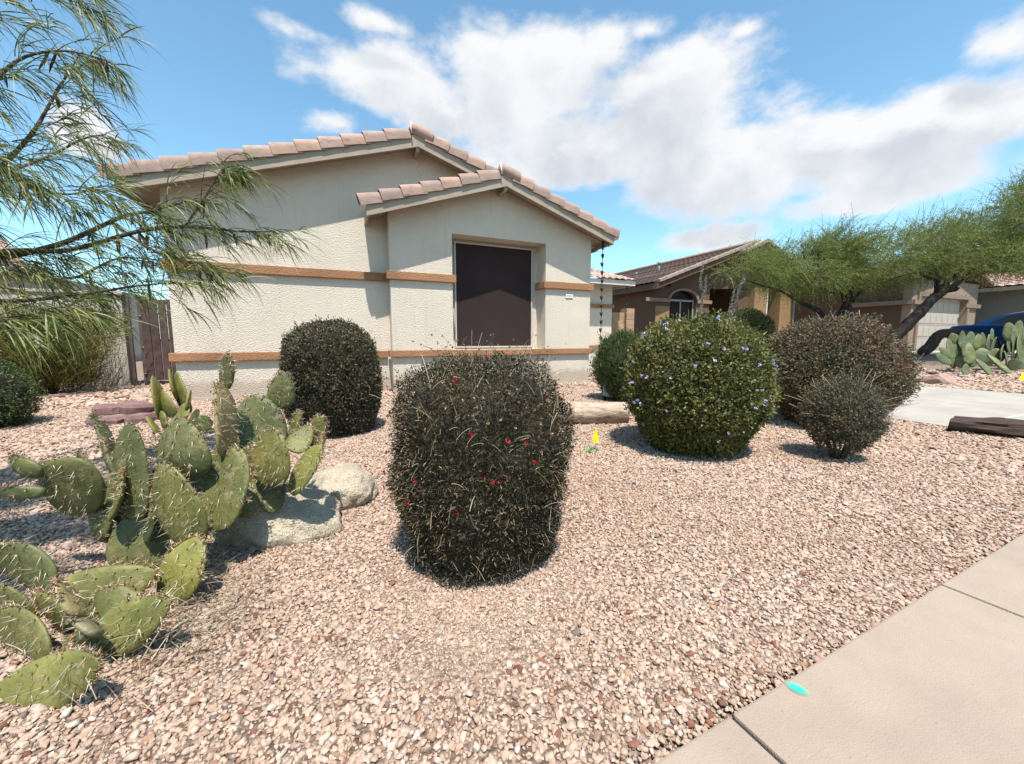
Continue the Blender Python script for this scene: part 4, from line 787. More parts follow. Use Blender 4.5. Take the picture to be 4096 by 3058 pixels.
MB().box((12.44, 13.18, 3.08), (12.49, 26, 3.28)).build('eave_fascia', 'stucco_brown', nrf)
ntl = MB().box((0, -.12, -.09), (.36, .08, .05)).mesh('rake_tile_n', False, .02)
for i in range(18):
    d = .05+i*.365*math.cos(TH3); obj('rake_tile', ntl, 'tile_tan', nrf, loc=(12.45+d, 13.17, 3.42+d*math.tan(TH3)), rot=(0, -TH3+.03, 0))
MB().tube([(18.6, 13.1, 5.62), (18.6, 26, 5.62)], .11, 10).build('ridge_cap', 'tile_tan', nrf, True)
VENTS = (('vent_pipe', 14.9, 15.66, 4.78, .055), ('vent_pipe', 14.9, 17.3, 4.50, .03))
# little gablet near the ridge end
gb = MB().prism([(17.3, 4.92), (18.75, 5.52), (20.3, 4.9), (20.3, 5.02), (18.75, 5.66), (17.3, 5.04)], 12.7, 13.125).build('gablet', 'tile_tan', nrf); MB().prism([(17.4, 4.95), (20.2, 4.93), (18.75, 5.50)], 12.9, 13.1).build('gablet_wall', 'stucco_brown', nrf)
for nm, x, y, zt, r_ in VENTS:
    zb = 3.36+(x-12.5)*math.tan(TH3)
    v_ = MB().tube([(x, y, zb-.1), (x, y, zt)], r_, 8).build(nm, 'pipe_metal', nb, True)
    MB().lathe([(r_*1.1, -.1), (r_*1.7, -.08), (r_*1.7, .03), (r_*.9, .05)], (x, y, zt), 10).build('vent_cap', 'pipe_metal', v_, True)
# garage block
GYF = 8.70
MB().box((22.2, GYF, .2), (22.80, GYF+.3, 3.55)).box((27.2, GYF, .2), (28.3, GYF+.3, 3.55)).box((22.8, GYF, 2.78), (27.2, GYF+.3, 3.55)).build('garage_wall', 'stucco_garage', nb)
MB().box((22.2, GYF+.301, .2), (22.4, FY+1, 3.55)).build('garage_side_wall', 'stucco_brown', nb)
MB().prism([(21.8, 3.45), (25.3, 4.5), (28.8, 3.45), (28.8, 3.57), (25.3, 4.63), (21.8, 3.57)], GYF-.35, 15).build('garage_roof', 'tile_brown', nb)
MB().box((22.62, GYF-.07, .35), (22.80, GYF-.002, 2.78)).box((27.2, GYF-.07, .35), (27.38, GYF-.002, 2.78)).box((22.62, GYF-.07, 2.781), (27.38, GYF-.002, 2.95)).build('garage_trim', 'stucco_brown_trim', nb)
MB().box((22.1, GYF-.09, 2.42), (23.0, GYF-.071, 2.60)).box((22.05, GYF-.09, 2.42), (22.199, GYF+2.2, 2.60)).build('trim_shelf', 'stucco_brown_trim', nb); MB().box((27.0, GYF-.09, 2.42), (28.5, GYF-.071, 2.60)).build('trim_shelf', 'stucco_brown_trim', nb)
gd = MB().box((22.8, GYF+.2, .42), (27.2, GYF+.24, 2.78)).build('garage_door', 'garage_paint', nb)
pm_ = MB().box((0, 0, 0), (.47, .014, .40)).mesh('panel', False, .012)
for r_ in range(4):
    for c_ in range(8): obj('panel', pm_, 'garage_paint', gd, loc=(22.87+c_*.54, GYF+.187, .50+r_*.575))
for r_ in range(1, 4): MB().box((22.8, GYF+.194, .42+r_*.575), (27.2, GYF+.199, .432+r_*.575)).build('seam', 'dark_print', gd)
wl = MB().box((22.42, GYF-.12, 1.85), (22.56, GYF-.002, 2.2)).build('wall_lamp', 'black_plastic', nb)

# grey house at the far right
gh = thing('neighbour_house', 'grey stucco house with rose tile roof at the right edge behind the blue car', 'house', (31, 4, .4))
MB().box((30, -12, 0), (40, 15.0, 3.35)).build('wall', 'stucco_grey', gh)
th = math.atan(.36)
barrel_field('tile_field', 'tile_rose', gh, (29.3, -12.5, 3.45), (0, 1, 0), (math.cos(th), 0, math.sin(th)), (-math.sin(th), 0, math.cos(th)), 28, 3.0, pitch=.34, course=.36, amp=.06)
MB().prism([(29.43, 3.30), (40, 3.30), (40, 7.1), (29.43, 3.43)], -12.4, 15.4).build('roof_deck', 'fascia_paint', gh)
MB().box((29.35, -12.5, 3.27), (29.42, 15.5, 3.44)).build('fascia', 'fascia_paint', gh)
barrel_field('tile_field_upper', 'tile_brown', gh, (31.6, -12.5, 4.9), (0, 1, 0), (math.cos(th), 0, math.sin(th)), (-math.sin(th), 0, math.cos(th)), 28, 5.0, pitch=.5, course=.36, amp=.05)

# ------------------------------------------------------------------ rocks and logs
def rock_mesh(name, rx, ry, h, seed, sub=4, rough=.18, flat=.35, ang=0.0):
    bm = bmesh.new(); bmesh.ops.create_icosphere(bm, subdivisions=sub, radius=1)
    P = np.array([v.co[:] for v in bm.verts]); d = 1+rough*snoise(P, 2.0, seed, 4)+rough*.25*snoise(P, 9, seed+1, 3)
    if ang:      # chisel facets
        g = np.random.default_rng(seed)
        for k in range(9):
            n_ = g.normal(size=3); n_ /= np.linalg.norm(n_); c = g.uniform(.62, .85); dd = P@n_
            d = np.where(dd > 1e-3, np.minimum(d, c/np.maximum(dd, 1e-3)), d)
    P = P*d[:, None]; P[:, 2] = np.where(P[:, 2] < -flat, -flat+.15*(P[:, 2]+flat), P[:, 2])
    z0 = P[:, 2].min(); P = (P-np.array([0, 0, z0]))*np.array([rx, ry, h/(P[:, 2].max()-z0)])
    for v, p in zip(bm.verts, P): v.co = p
    me = bpy.data.meshes.new(name); bm.to_mesh(me); bm.free(); me.polygons.foreach_set('use_smooth', [not ang]*len(me.polygons)); return me
def rock_thing(name, label, cat, x, y, rx, ry, h, rot, mat, seed, sub=4, rough=.18, ang=0., sink=.02, tilt=(0, 0), group=None):
    o = obj(name, rock_mesh(name, rx, ry, h, seed, sub, rough, .35, ang), mat, None, loc=(x, y, tz1(x, y)-sink), rot=(tilt[0], tilt[1], rot)); tag(o, label, cat, group); return o
rock_thing('granite_boulder', 'large rounded pale granite boulder lying under the prickly pear', 'boulder', -.33, 2.19, .30, .21, .235, R(-25), 'granite', 21, 5, .15)
rock_thing('granite_boulder', 'granite boulder touching the far right side of the larger boulder', 'boulder', -.045, 2.47, .20, .22, .235, R(20), 'granite', 34, 5, .15)
def slab_stone(name, label, x, y, rx, ry, h, rot, mat, seed, dz=0., tilt=(0, 0), group=None):
    """broken flagstone: irregular many sided slab with chipped edges"""
    g = np.random.default_rng(seed); n = int(g.integers(6, 9)); m_ = MB(); an = np.sort(g.uniform(0, 6.283, n)+0)*0+np.arange(n)*6.283/n+g.uniform(-.3, .3, n); rr = g.uniform(.78, 1.08, n)
    lo = [(math.cos(a)*r*rx*g.uniform(.86, 1), math.sin(a)*r*ry*g.uniform(.86, 1), 0) for a, r in zip(an, rr)]
    mi = [(math.cos(a)*r*rx, math.sin(a)*r*ry, h*g.uniform(.45, .7)) for a, r in zip(an, rr)]
    hi = [(math.cos(a)*r*rx*.86, math.sin(a)*r*ry*.84, h*g.uniform(.86, 1.05)) for a, r in zip(an, rr)]
    V = lo+mi+hi; F = [tuple(range(n-1, -1, -1))]+[(i, (i+1) % n, (i+1) % n+n, i+n) for i in range(n)]+[(i+n, (i+1) % n+n, (i+1) % n+2*n, i+2*n) for i in range(n)]
    V.append((0, 0, h*g.uniform(.98, 1.1))); F += [(2*n+i, 2*n+(i+1) % n, 3*n) for i in range(n)]
    o = obj(name, mesh_of(name, V, F), mat, None, loc=(x, y, tz1(x, y)-.008+dz), rot=(tilt[0], tilt[1], rot)); return tag(o, label, 'stone', group)
pz = 'flagstones piled behind the prickly pear'
for i, (x, y, rx, ry, h, rt, dz, lb) in enumerate([(-2.50, 5.95, .15, .11, .12, .4, .09, 'upper left reddish flagstone of the pile behind the prickly pear'),
        (-2.27, 5.98, .20, .12, .13, -.2, .09, 'upper middle reddish flagstone of the pile behind the prickly pear'),
        (-2.42, 5.72, .21, .13, .12, -.1, -.01, 'lower left reddish flagstone of the pile behind the prickly pear'),
        (-2.13, 5.72, .17, .12, .12, .5, -.01, 'lower middle reddish flagstone of the pile behind the prickly pear'),
        (-1.93, 5.88, .16, .11, .11, .3, .0, 'right hand reddish flagstone of the pile, nearest the small cactus'),
        (-1.98, 6.20, .14, .10, .12, .9, .0, 'back reddish flagstone of the pile, towards the house'),
        (-2.65, 5.66, .12, .08, .03, .1, .0, 'thin flat flagstone at the left foot of the pile')]):
    slab_stone('flagstone', lb, x, y, rx, ry, h, rt, 'flagstone', 50+i, dz, (random.uniform(-.22, .08), random.uniform(-.12, .12)), pz)
for i, (x, y, rx, ry, h, lb) in enumerate([(-5.02, 8.72, .20, .09, .05, 'leftmost flat brown stone edging the yellowish bush'), (-4.55, 8.60, .18, .08, .05, 'second flat brown stone edging the yellowish bush'),
        (-4.18, 8.62, .16, .08, .06, 'third flat brown stone edging the yellowish bush'), (-3.88, 8.75, .2, .08, .05, 'rightmost brown stone edging the yellowish bush')]):
    slab_stone('edging_stone', lb, x, y, rx, ry, h*1.3, .2*i, 'flagstone', 70+i, group='stones edging the yellowish bush')
o = rock_thing('pale_stone', 'thin white stone lying right of the yellowish bush', 'stone', -3.55, 8.9, .15, .06, .04, .1, 'mortar', 79, 3, .1, 1.)
for i, (x, y, rx, ry, h, mt, lb) in enumerate([(4.98, 6.9, .10, .1, .15, 'flagstone_tan', 'tan rock left of the pile under the rain chain'), (5.10, 6.80, .11, .1, .17, 'flagstone', 'dark red rock on the pile under the rain chain'),
        (5.27, 6.72, .13, .1, .06, 'flagstone_tan', 'flat tan rock right of the pile under the rain chain'), (5.0, 6.70, .13, .09, .05, 'flagstone_tan', 'flat rock at the front of the pile under the rain chain')]):
    rock_thing('drain_rock', lb, 'rock', x, y, rx, ry, h, i, mt, 90+i, 3, .16, 1., .01, group='rocks under the rain chain')
rock_thing('flat_rock', 'flat brown rock lying beyond the concrete driveway', 'rock', 11.45, 3.95, .45, .22, .24, R(-20), 'flagstone_tan', 97, 3, .14, 1., .01)
rock_thing('flat_rock', 'brown rock half hidden behind the agave like cactus patch', 'rock', 14.2, 5.6, .5, .3, .14, R(10), 'flagstone', 98, 3, .14, 1., .01)

def log_mesh(name, L, r0, r1, seed, n=22, m=26, rough=.12, bend=0):
    """log along x, lying on z=0"""
    V = []; F = []
    for i in range(m):
        t = i/(m-1); x = (t-.5)*L; r = r0*(1-t)+r1*t
        for j in range(n):
            a = 2*math.pi*j/n; V.append((x, math.cos(a)*r, math.sin(a)*r))
    V = np.array(V); Q = V/np.array([L*.35, r0, r0]); d = 1+rough*snoise(Q*1.0, 2.2, seed, 3)+rough*.5*snoise(V*np.array([2, 30, 30]), 1.6, seed+2, 3)
    V[:, 1] *= d; V[:, 2] *= d*.82; V[:, 0] += .03*L*snoise(V/r0, 1.5, seed+5, 2)*(np.abs(V[:, 0]) > L*.44)
    V[:, 1] += bend*(V[:, 0]/L)**2
    V[:, 2] -= V[:, 2].min()*.9
    for i in range(m-1):
        for j in range(n): F.append((i*n+j, i*n+(j+1) % n, (i+1)*n+(j+1) % n, (i+1)*n+j))
    F.append(tuple(range(n-1, -1, -1))); F.append(tuple((m-1)*n+j for j in range(n)))
    me = mesh_of(name, V, F, True); me.set_sharp_from_angle(angle=R(50)); return me
tag(obj('petrified_log', log_mesh('petrified_log', .98, .165, .14, 5), 'petrified_wood', None, loc=(2.52, 3.72, -.02), rot=(0, 0, R(-20))), 'short pale petrified log on the gravel left of the lavender flowered bush', 'log')
tag(obj('driftwood_log', log_mesh('driftwood_log', .95, .085, .12, 8, rough=.30), 'dark_wood', None, loc=(5.98, 1.42, -.015), rot=(0, 0, R(-63))), 'dark brown weathered log lying at the near edge of the driveway', 'log')
P_, R_ = smooth_path([(p, r) for p, r in CURVED_LOG])
o = MB().tube(P_, R_, 14, True, .06).build('fallen_trunk', 'dark_wood', None, True); tag(o, 'arched dark fallen trunk in front of the pale garage door', 'log')

# ------------------------------------------------------------------ bushes
def bush(name, label, c, rx, ry, h, nleaf, L, Wd, mat, seed, e=2.6, bot=.75, lump=.06, lf=5.0, depth=.10, core='bush_core', cat='bush', group=None, z0=None, up=.25, inner=.86, gaps=.50, core_on=True, hk=.62, shoots=0):
    g = np.random.default_rng(seed); x0, y0 = c; zb = tz1(x0, y0) if z0 is None else z0
    root = thing(name, label, cat, (x0, y0, zb), group); zc = h*(1-hk)
    def surf(D):
        hx = np.hypot(D[:, 0]/rx, D[:, 1]/ry); hz = np.abs(D[:, 2])/(h*hk)
        return 1/np.power(hx**e+hz**e, 1/e)
    def shape(P):
        z = np.clip((P[:, 2]+zc)/h, 0, 1); k = bot+(1-bot)*ss(0, .45, z); return P*np.stack([k, k, np.ones_like(k)], 1)
    D = rand_dirs(nleaf, g); D[:, 2] = np.where(D[:, 2] < -.8, -D[:, 2]*.6, D[:, 2]); D = norm(D)
    r = surf(D)*(1+lump*snoise(D*np.array([1, 1, .8]), lf, seed, 3)+.02*g.normal(size=nleaf))
    keep = (snoise(D, lf*2.3, seed+9, 3) > -1+gaps) | (g.uniform(size=nleaf) < .30)
    dp = g.exponential(depth, nleaf)*.6
    P = shape(D*(r*(1-np.clip(dp, 0, .45)))[:, None]); keep &= P[:, 2]+zc > .012; P = P[keep]; D = D[keep]
    if shoots:
        Ds = rand_dirs(shoots, g); Ds = Ds[Ds[:, 2] > -.35]; Ps = shape(Ds*(surf(Ds)*(1+lump*snoise(Ds*np.array([1, 1, .8]), lf, seed, 3)))[:, None])
        As = norm(Ds+np.array([0, 0, .5])+rand_dirs(len(Ds), g)*.4); Ls_ = g.uniform(.6, 3.2, len(Ds))*L
        P = np.concatenate([P]+[Ps+As*(Ls_*f)[:, None]+g.normal(size=Ps.shape)*L*.15 for f in (.1, .3, .5, .7, .85, 1)]); D = np.concatenate([D]+[Ds]*6)
    k = len(P)
    nn = norm(P/np.array([rx*rx, ry*ry, (h*hk)**2])); A = norm(nn*.7+rand_dirs(k, g)*.9+np.array([0, 0, up])); Nr = norm(nn+rand_dirs(k, g)*.9)
    Pw = P+np.array([x0, y0, zb+zc]); Pw[:, 2] = np.maximum(Pw[:, 2], zb+.01)
    obj('foliage', mesh_np('foliage', leaf_quads(Pw, A, Nr, L*g.uniform(.6, 1.35, k), Wd*g.uniform(.6, 1.3, k)), 4), mat, root)
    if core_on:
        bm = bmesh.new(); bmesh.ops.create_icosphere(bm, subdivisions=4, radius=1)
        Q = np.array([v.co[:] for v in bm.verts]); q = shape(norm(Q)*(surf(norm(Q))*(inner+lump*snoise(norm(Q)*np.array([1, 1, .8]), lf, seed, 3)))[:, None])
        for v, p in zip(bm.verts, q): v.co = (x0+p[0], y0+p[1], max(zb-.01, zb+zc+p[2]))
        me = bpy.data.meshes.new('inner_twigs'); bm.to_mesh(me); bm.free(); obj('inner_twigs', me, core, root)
    root['_h'] = h
    def surf_pts(n_, zmin=-.2, g=g):
        Dd = rand_dirs(n_*3, g); Dd = Dd[Dd[:, 2] > zmin][:n_]
        rr = surf(Dd)*(1+lump*snoise(Dd*np.array([1, 1, .8]), lf, seed, 3)); p = shape(Dd*rr[:, None]); p = p[p[:, 2]+zc > .02]
        return p+np.array([x0, y0, zb+zc]), norm(p/np.array([rx*rx, ry*ry, (h*hk)**2]))
    del root['_h']
    return root, surf_pts
def ribbons(P, A, L, W, droop, seg, g, Nrm=None, taper=True, sag=np.array([0, 0, -1.])):
    """arching ribbons: start P, direction A, length L, width W, droop per length"""
    n_ = len(P); L = np.broadcast_to(np.asarray(L, float), (n_,)); W = np.broadcast_to(np.asarray(W, float), (n_,)); dr = np.broadcast_to(np.asarray(droop, float), (n_,))
    S = norm(np.cross(A, rand_dirs(n_, g))); pts = []; cur = P.copy(); d = A.copy()
    for i in range(seg+1):
        t = i/seg; wv = W*((1-t**2.2) if taper else 1)*(min(1, .35+2.5*t) if taper else 1)*.5+.0001
        pts.append(np.stack([cur-S*wv[:, None], cur+S*wv[:, None]], 1))
        d = norm(d+sag*dr[:, None]/seg); cur = cur+d*(L/seg)[:, None]
    V = np.stack(pts, 1).reshape(n_, -1, 3)            # n, (seg+1)*2, 3
    nv = (seg+1)*2; base = (np.arange(n_)*nv)[:, None]
    q = np.concatenate([np.array([[2*i, 2*i+1, 2*i+3, 2*i+2]]) for i in range(seg)])
    Q = (base[:, :, None]+q[None]).reshape(-1, 4)
    return V.reshape(-1, 3), Q
def sprigs(root, name, P, A, L, W, mat, droop, seg=4, seed=1):
    g = np.random.default_rng(seed); V, Q = ribbons(P, A, L, W, droop, seg, g, taper=False); return obj(name, mesh_idx(name, V, Q, True), mat, root)
def blossoms(root, name, P, N, size, mat, seed, petals=6):
    g = np.random.default_rng(seed); n_ = len(P); out = []
    for k in range(petals):
        A = norm(N*.45+rand_dirs(n_, g)); out.append(leaf_quads(P+N*.01, A, norm(N+.5*rand_dirs(n_, g)), size*g.uniform(.5, 1, n_), size*.75*np.ones(n_)))
    return obj(name, mesh_np(name, np.concatenate(out), 4), mat, root)

# front bush with red flowers and dry stalks
b1, sp1 = bush('flowering_shrub', 'dark clipped barrel shaped shrub in the centre with red flowers and dry stalks', (.560, 1.615), .375, .375, .865, 95000, .015, .0042, 'leaf_bush_dark', 31, 3.4, .86, .06, 6, .11, shoots=900)
g = np.random.default_rng(5)
P, N = sp1(2600, -.75); sprigs(b1, 'dry_flecks', P, norm(N*.6+rand_dirs(len(P), g)), g.uniform(.008, .03, len(P)), .0013, 'dry_stem', .4, 2, 6)
P, N = sp1(420, -.9); sprigs(b1, 'dead_twigs', P, norm(N*.8+rand_dirs(len(P), g)*.9), g.uniform(.03, .10, len(P)), .0014, 'dry_stem', .8, 5, 7)
P, N = sp1(190, .45); st = sprigs(b1, 'dry_stalks', P, norm(N*.4+np.array([0, 0, .75])+rand_dirs(len(P), g)*.55), g.uniform(.05, .15, len(P)), .0014, 'dry_stem', .55, 6, 8)
P2, N2 = sp1(220, .5); dh = P2+norm(N2*.4+np.array([0, 0, .8])+rand_dirs(len(P2), g)*.5)*g.uniform(.04, .13, (len(P2), 1)); blossoms(b1, 'dry_seed_heads', dh, norm(N2), .010, 'fluff', 9, 4)
P, N = sp1(46, -.1); blossoms(b1, 'red_flowers', P+N*.012, N, .014, 'petal_red', 10, 9)
P, N = sp1(1500, -.6); k_ = len(P); obj('light_leaves', mesh_np('light_leaves', leaf_quads(P, norm(N+rand_dirs(k_, g)), norm(N+rand_dirs(k_, g)), g.uniform(.012, .028, k_), g.uniform(.004, .008, k_)), 4), 'leaf_grey', b1)
gp = np.random.default_rng(15); Pd = np.array([[.60, 1.56, .87]])+gp.normal(size=(26, 3))*np.array([.008, .008, .02]); blossoms(b1, 'green_bud', Pd, norm(gp.normal(size=(26, 3))), .014, 'leaf_green', 4, 3)
# dark round bush by the house
b2, sp2 = bush('round_shrub', 'dark round clipped shrub standing against the cream house wall', (-.094, 4.42), .458, .458, 1.11, 62000, .024, .011, 'leaf_bush_round', 32, 3.2, .90, .035, 6, .08, shoots=500)
# lavender
b3, sp3 = bush('lavender_flowered_shrub', 'round olive green shrub dotted with lavender blue flowers', (2.80, 2.46), .562, .562, 1.105, 76000, .026, .013, 'leaf_lavender', 33, 2.6, .80, .05, 6, .11, hk=.56, shoots=1400)
P, N = sp3(90, -.55); off = np.concatenate([P+N*.02, P[:18]+rand_dirs(18)*.03+N[:18]*.02]); blossoms(b3, 'flowers', off, np.concatenate([N, N[:18]]), .021, 'petal_lavender', 11, 9)
P, N = sp3(160, .0); sprigs(b3, 'new_shoots', P, norm(N*.5+np.array([0, 0, .8])+rand_dirs(len(P))*.3), rng.uniform(.04, .11, len(P)), .006, 'leaf_lavender', .2, 3, 12)
# narrow green bush behind it
b4, sp4 = bush('upright_shrub', 'dark green upright shrub half hidden left of the lavender flowered shrub', (4.02, 4.86), .46, .46, 1.02, 26000, .045, .010, 'leaf_green', 34, 2.2, .80, .08, 6, .14, up=1.2, hk=.55, shoots=900)
# purple
b5, sp5 = bush('purple_tinged_shrub', 'big rounded shrub with purple red tinged leaves beside the driveway', (5.0, 2.60), .66, .66, 1.15, 80000, .026, .012, 'leaf_purple', 35, 2.4, .72, .06, 6, .12, hk=.56, shoots=1600)
P, N = sp5(9000, .15); kk = snoise(P, 4.0, 77, 3)+1.2*(N[:, 2]-.5) > -.05; P = P[kk]; N = N[kk]; k_ = len(P)
obj('red_leaf_tips', mesh_np('red_leaf_tips', leaf_quads(P, norm(N+rand_dirs(k_)), norm(N+rand_dirs(k_)), rng.uniform(.012, .026, k_), rng.uniform(.006, .012, k_)), 4), 'leaf_magenta', b5)
P, N = sp5(120, -.2); sprigs(b5, 'twigs', P, norm(N*.8+np.array([0, 0, .5])+rand_dirs(len(P))*.5), rng.uniform(.05, .16, len(P)), .004, 'dry_stem', .2, 3, 13)
# grey
b6, sp6 = bush('grey_shrub', 'small sparse grey green shrub in front of the purple tinged shrub', (3.63, 1.77), .25, .25, .63, 30000, .018, .007, 'leaf_grey', 36, 2.2, .62, .11, 5, .30, inner=.5, hk=.52, shoots=900)
P, N = sp6(90, -.1); sprigs(b6, 'twigs', P-N*.1, norm(N*.8+np.array([0, 0, .5])+rand_dirs(len(P))*.5), rng.uniform(.12, .30, len(P)), .0035, 'dry_stem', .15, 4, 14)
stm = MB()
for i in range(14):
    a = i*2.4; stm.tube([(3.63+math.cos(a)*.03, 1.77+math.sin(a)*.03, -.02), (3.63+math.cos(a)*.10, 1.77+math.sin(a)*.10, .15), (3.63+math.cos(a)*.2, 1.77+math.sin(a)*.2, .42)], [.008, .006, .003], 5)
stm.build('stems', 'twig', b6, True)
# yellowish broom like bush on the left
yb = thing('yellow_broom_bush', 'vase shaped yellow green bush in front of the white yard wall', 'bush', (-4.62, 9.15, 0))
g = np.random.default_rng(41); n_ = 5200
a = g.uniform(0, 6.283, n_); t = np.sqrt(g.uniform(0, 1, n_)); base = np.stack([-4.62+np.cos(a)*.18*t, 9.15+np.sin(a)*.18*t, np.zeros(n_)], 1)
hgt = g.uniform(.1, 1.0, n_); spread = .35+.62*hgt
P = base+np.stack([np.cos(a)*t*spread, np.sin(a)*t*spread*.8, hgt*1.35], 1)
A = norm(np.stack([np.cos(a)*t*.6, np.sin(a)*t*.6, np.full(n_, .8)], 1)+rand_dirs(n_, g)*.55)
V, Q = ribbons(P, A, g.uniform(.12, .34, n_), .007, .35, 3, g, taper=False); obj('foliage', mesh_idx('foliage', V, Q), 'leaf_yellow', yb)
bm_ = MB()
for i in range(40):
    aa = i*2.4; t_ = math.sqrt((i+.5)/40); bm_.tube([(-4.62+math.cos(aa)*.1*t_, 9.15+math.sin(aa)*.1*t_, -.02), (-4.62+math.cos(aa)*.4*t_, 9.15+math.sin(aa)*.35*t_, .5), (-4.62+math.cos(aa)*.85*t_, 9.15+math.sin(aa)*.7*t_, 1.2)], [.014, .01, .004], 5)
bm_.build('stems', 'twig', yb, True)
k_ = 5200; P = np.stack([-4.62+g.normal(0, .30, k_), 9.15+g.normal(0, .25, k_), g.uniform(.1, 1.2, k_)], 1); obj('inner_foliage', mesh_np('inner_foliage', leaf_quads(P, rand_dirs(k_, g), rand_dirs(k_, g), .07*np.ones(k_), .02*np.ones(k_)), 4), 'leaf_bush_dark', yb)
bush('edge_shrub', 'dark green shrub cut by the left edge of the picture', (-3.62, 6.05), .48, .48, .72, 14000, .035, .010, 'leaf_green', 42, 2.3, .85, .06, 5, shoots=500)
bush('neighbour_shrub', 'rounded green shrub by the shaded entry of the brown house', (11.6, 8.6), .95, .95, 1.75, 26000, .05, .026, 'leaf_lavender', 43, 2.6, .85, .05, 5, z0=.1)
bush('clipped_hedge', 'low dark clipped hedge in front of the brown house', (11.2, 6.2), .75, .55, 1.05, 16000, .05, .022, 'leaf_bush_round', 44, 4, .95, .03, 4, z0=.1)
bush('ground_cover', 'low green plants at the foot of the leaning tree', (12.9, 6.0), .7, .5, .62, 7000, .06, .02, 'leaf_grey', 45, 2.3, .9, .15, 4, z0=.1)

# ------------------------------------------------------------------ prickly pears
def pad_mesh(A, Wv, hl, hw, seed, th, bend, shape_k):
    g = np.random.default_rng(seed); A = np.array(A, float); A /= np.linalg.norm(A); Wv = np.array(Wv, float); Wv = Wv-A*(Wv@A); Wv /= np.linalg.norm(Wv); Nn = np.cross(Wv, A)
    nt_, ns = 15, 16; V = []
    for i in range(nt_):
        t = (1-math.cos(math.pi*i/(nt_-1)))/2
        w = max(.0, math.sin(math.pi*min(1, t**shape_k)))**.5 if 0 < t < 1 else .10
        w = max(w, .34) if 0 < t < .25 else w
        wob = 1+.04*math.sin(5*t+seed)
        for j in range(ns):
            a = 2*math.pi*j/ns; x = math.cos(a); y = math.sin(a)
            V.append(A*((t*2-1)*hl)+Wv*(x*w*hw*wob+.06*hw*math.sin(3*t+seed))+Nn*(np.sign(y)*abs(y)**.8*th*(w**.55)+bend*hl*((2*t-1)**2-.3)+.05*hw*x*math.sin(seed)))
    F = []
    for i in range(nt_-1):
        for j in range(ns): F.append((i*ns+j, i*ns+(j+1) % ns, (i+1)*ns+(j+1) % ns, (i+1)*ns+j))
    F.append(tuple(range(ns-1, -1, -1))); F.append(tuple((nt_-1)*ns+j for j in range(ns)))
    me = mesh_of('pad', V, F, True)
    # areoles on both faces
    ar = []
    for r_ in range(-8, 9):
        for c_ in range(-6, 7):
            a_ = (r_+.0)*.026; b_ = (c_+(.5 if r_ % 2 else 0))*.030
            t = (a_/hl+1)/2
            if not .08 < t < .97: continue
            w = max(.0, math.sin(math.pi*t**shape_k))**.5
            if abs(b_) > w*hw*.96: continue
            ed = abs(b_)/(w*hw+1e-6); zz = th*(w**.55)*math.sqrt(max(0, 1-ed**2.4))
            for sd in (1, -1):
                c = A*a_+Wv*b_+Nn*(sd*zz+bend*hl*((2*t-1)**2-.3)+.05*hw*(b_/(w*hw+1e-6))*math.sin(seed))+Wv*(.06*hw*math.sin(3*t+seed))
                if g.uniform() < .2: continue
                ar.append((c+g.normal(size=3)*.0045, Nn*sd+Wv*(b_/hw)*.6, t))
    rim = []
    for k in range(22):
        t = .55+.45*abs(math.sin(k*1.1)); sgn = 1 if k % 2 else -1; w = max(.0, math.sin(math.pi*min(.999, t)**shape_k))**.5
        rim.append((A*((t*2-1)*hl)+Wv*sgn*w*hw+Nn*(bend*hl*((2*t-1)**2-.3)), A*(t-.5)+Wv*sgn*(1.4-t), t))
    return me, ar, rim
def cones(P, D, L, r):
    """three sided spines"""
    U1 = norm(np.cross(D, np.array([.31, .22, .93]))); U2 = np.cross(D, U1); out = []
    cs = [(math.cos(k*2.094), math.sin(k*2.094)) for k in range(3)]
    b = [P+(U1*c+U2*s)*r for c, s in cs]; tip = P+D*L[:, None]
    return np.concatenate([np.stack([b[k], b[(k+1) % 3], tip], 1).reshape(-1, 3) for k in range(3)])
def octa(P, r):
    out = []; ax = [np.array(v, float) for v in ((1, 0, 0), (0, 1, 0), (-1, 0, 0), (0, -1, 0))]
    for k in range(4):
        for z in (1, -1): out.append(np.stack([P+ax[k]*r, P+ax[(k+1) % 4]*r, P+np.array([0, 0, z])*r], 1).reshape(-1, 3))
    return np.concatenate(out)
def prickly(name, label, pads, mats, seed, base, spiny=True, th=.013, fluff=True, group=None):
    root = thing(name, label, 'cactus', base, group); g = np.random.default_rng(seed)
    for i, (c, A, Wv, hl, hw) in enumerate(pads):
        hl *= 1.07; hw *= 1.07
        me, ar, rim = pad_mesh(A, Wv, hl, hw, seed*31+i, max(th, hw*.11), g.uniform(-.14, .14), g.uniform(.68, .85))
        p = obj('pad', me, mats[i % len(mats)] if isinstance(mats, list) else mats(i), root, loc=c)
        c = np.array(c)
        if spiny:
            S = []; Dd = []; Ls = []; Ap = []
            for q, nv, t in ar:
                Ap.append(q)
                for k in range(g.integers(1, 4)):
                    S.append(q); Dd.append(norm(np.array(nv)+np.array([0, 0, -.35])+g.normal(size=3)*.55)); Ls.append(g.uniform(.012, .042))
            for q, nv, t in rim:
                for k in range(3): S.append(q); Dd.append(norm(np.array(nv)+g.normal(size=3)*.5)); Ls.append(g.uniform(.008, .024))
            if S:
                S = np.array(S)+c; Dd = np.array(Dd); o = obj('spines', mesh_np('spines', cones(S, Dd, np.array(Ls), .00095), 3), 'spine', p, kind='stuff'); 
                o.location = -Vector(c)
            if Ap:
                fl = np.array([q for q, _, _ in rim]); R3 = np.concatenate([np.array(Ap)]+([fl+g.normal(size=fl.shape)*.006 for _ in range(5)] if fluff else []))+c
                o = obj('areoles', mesh_np('areoles', octa(R3, .0033), 3), 'fluff', p, kind='stuff'); o.location = -Vector(c)
    return root
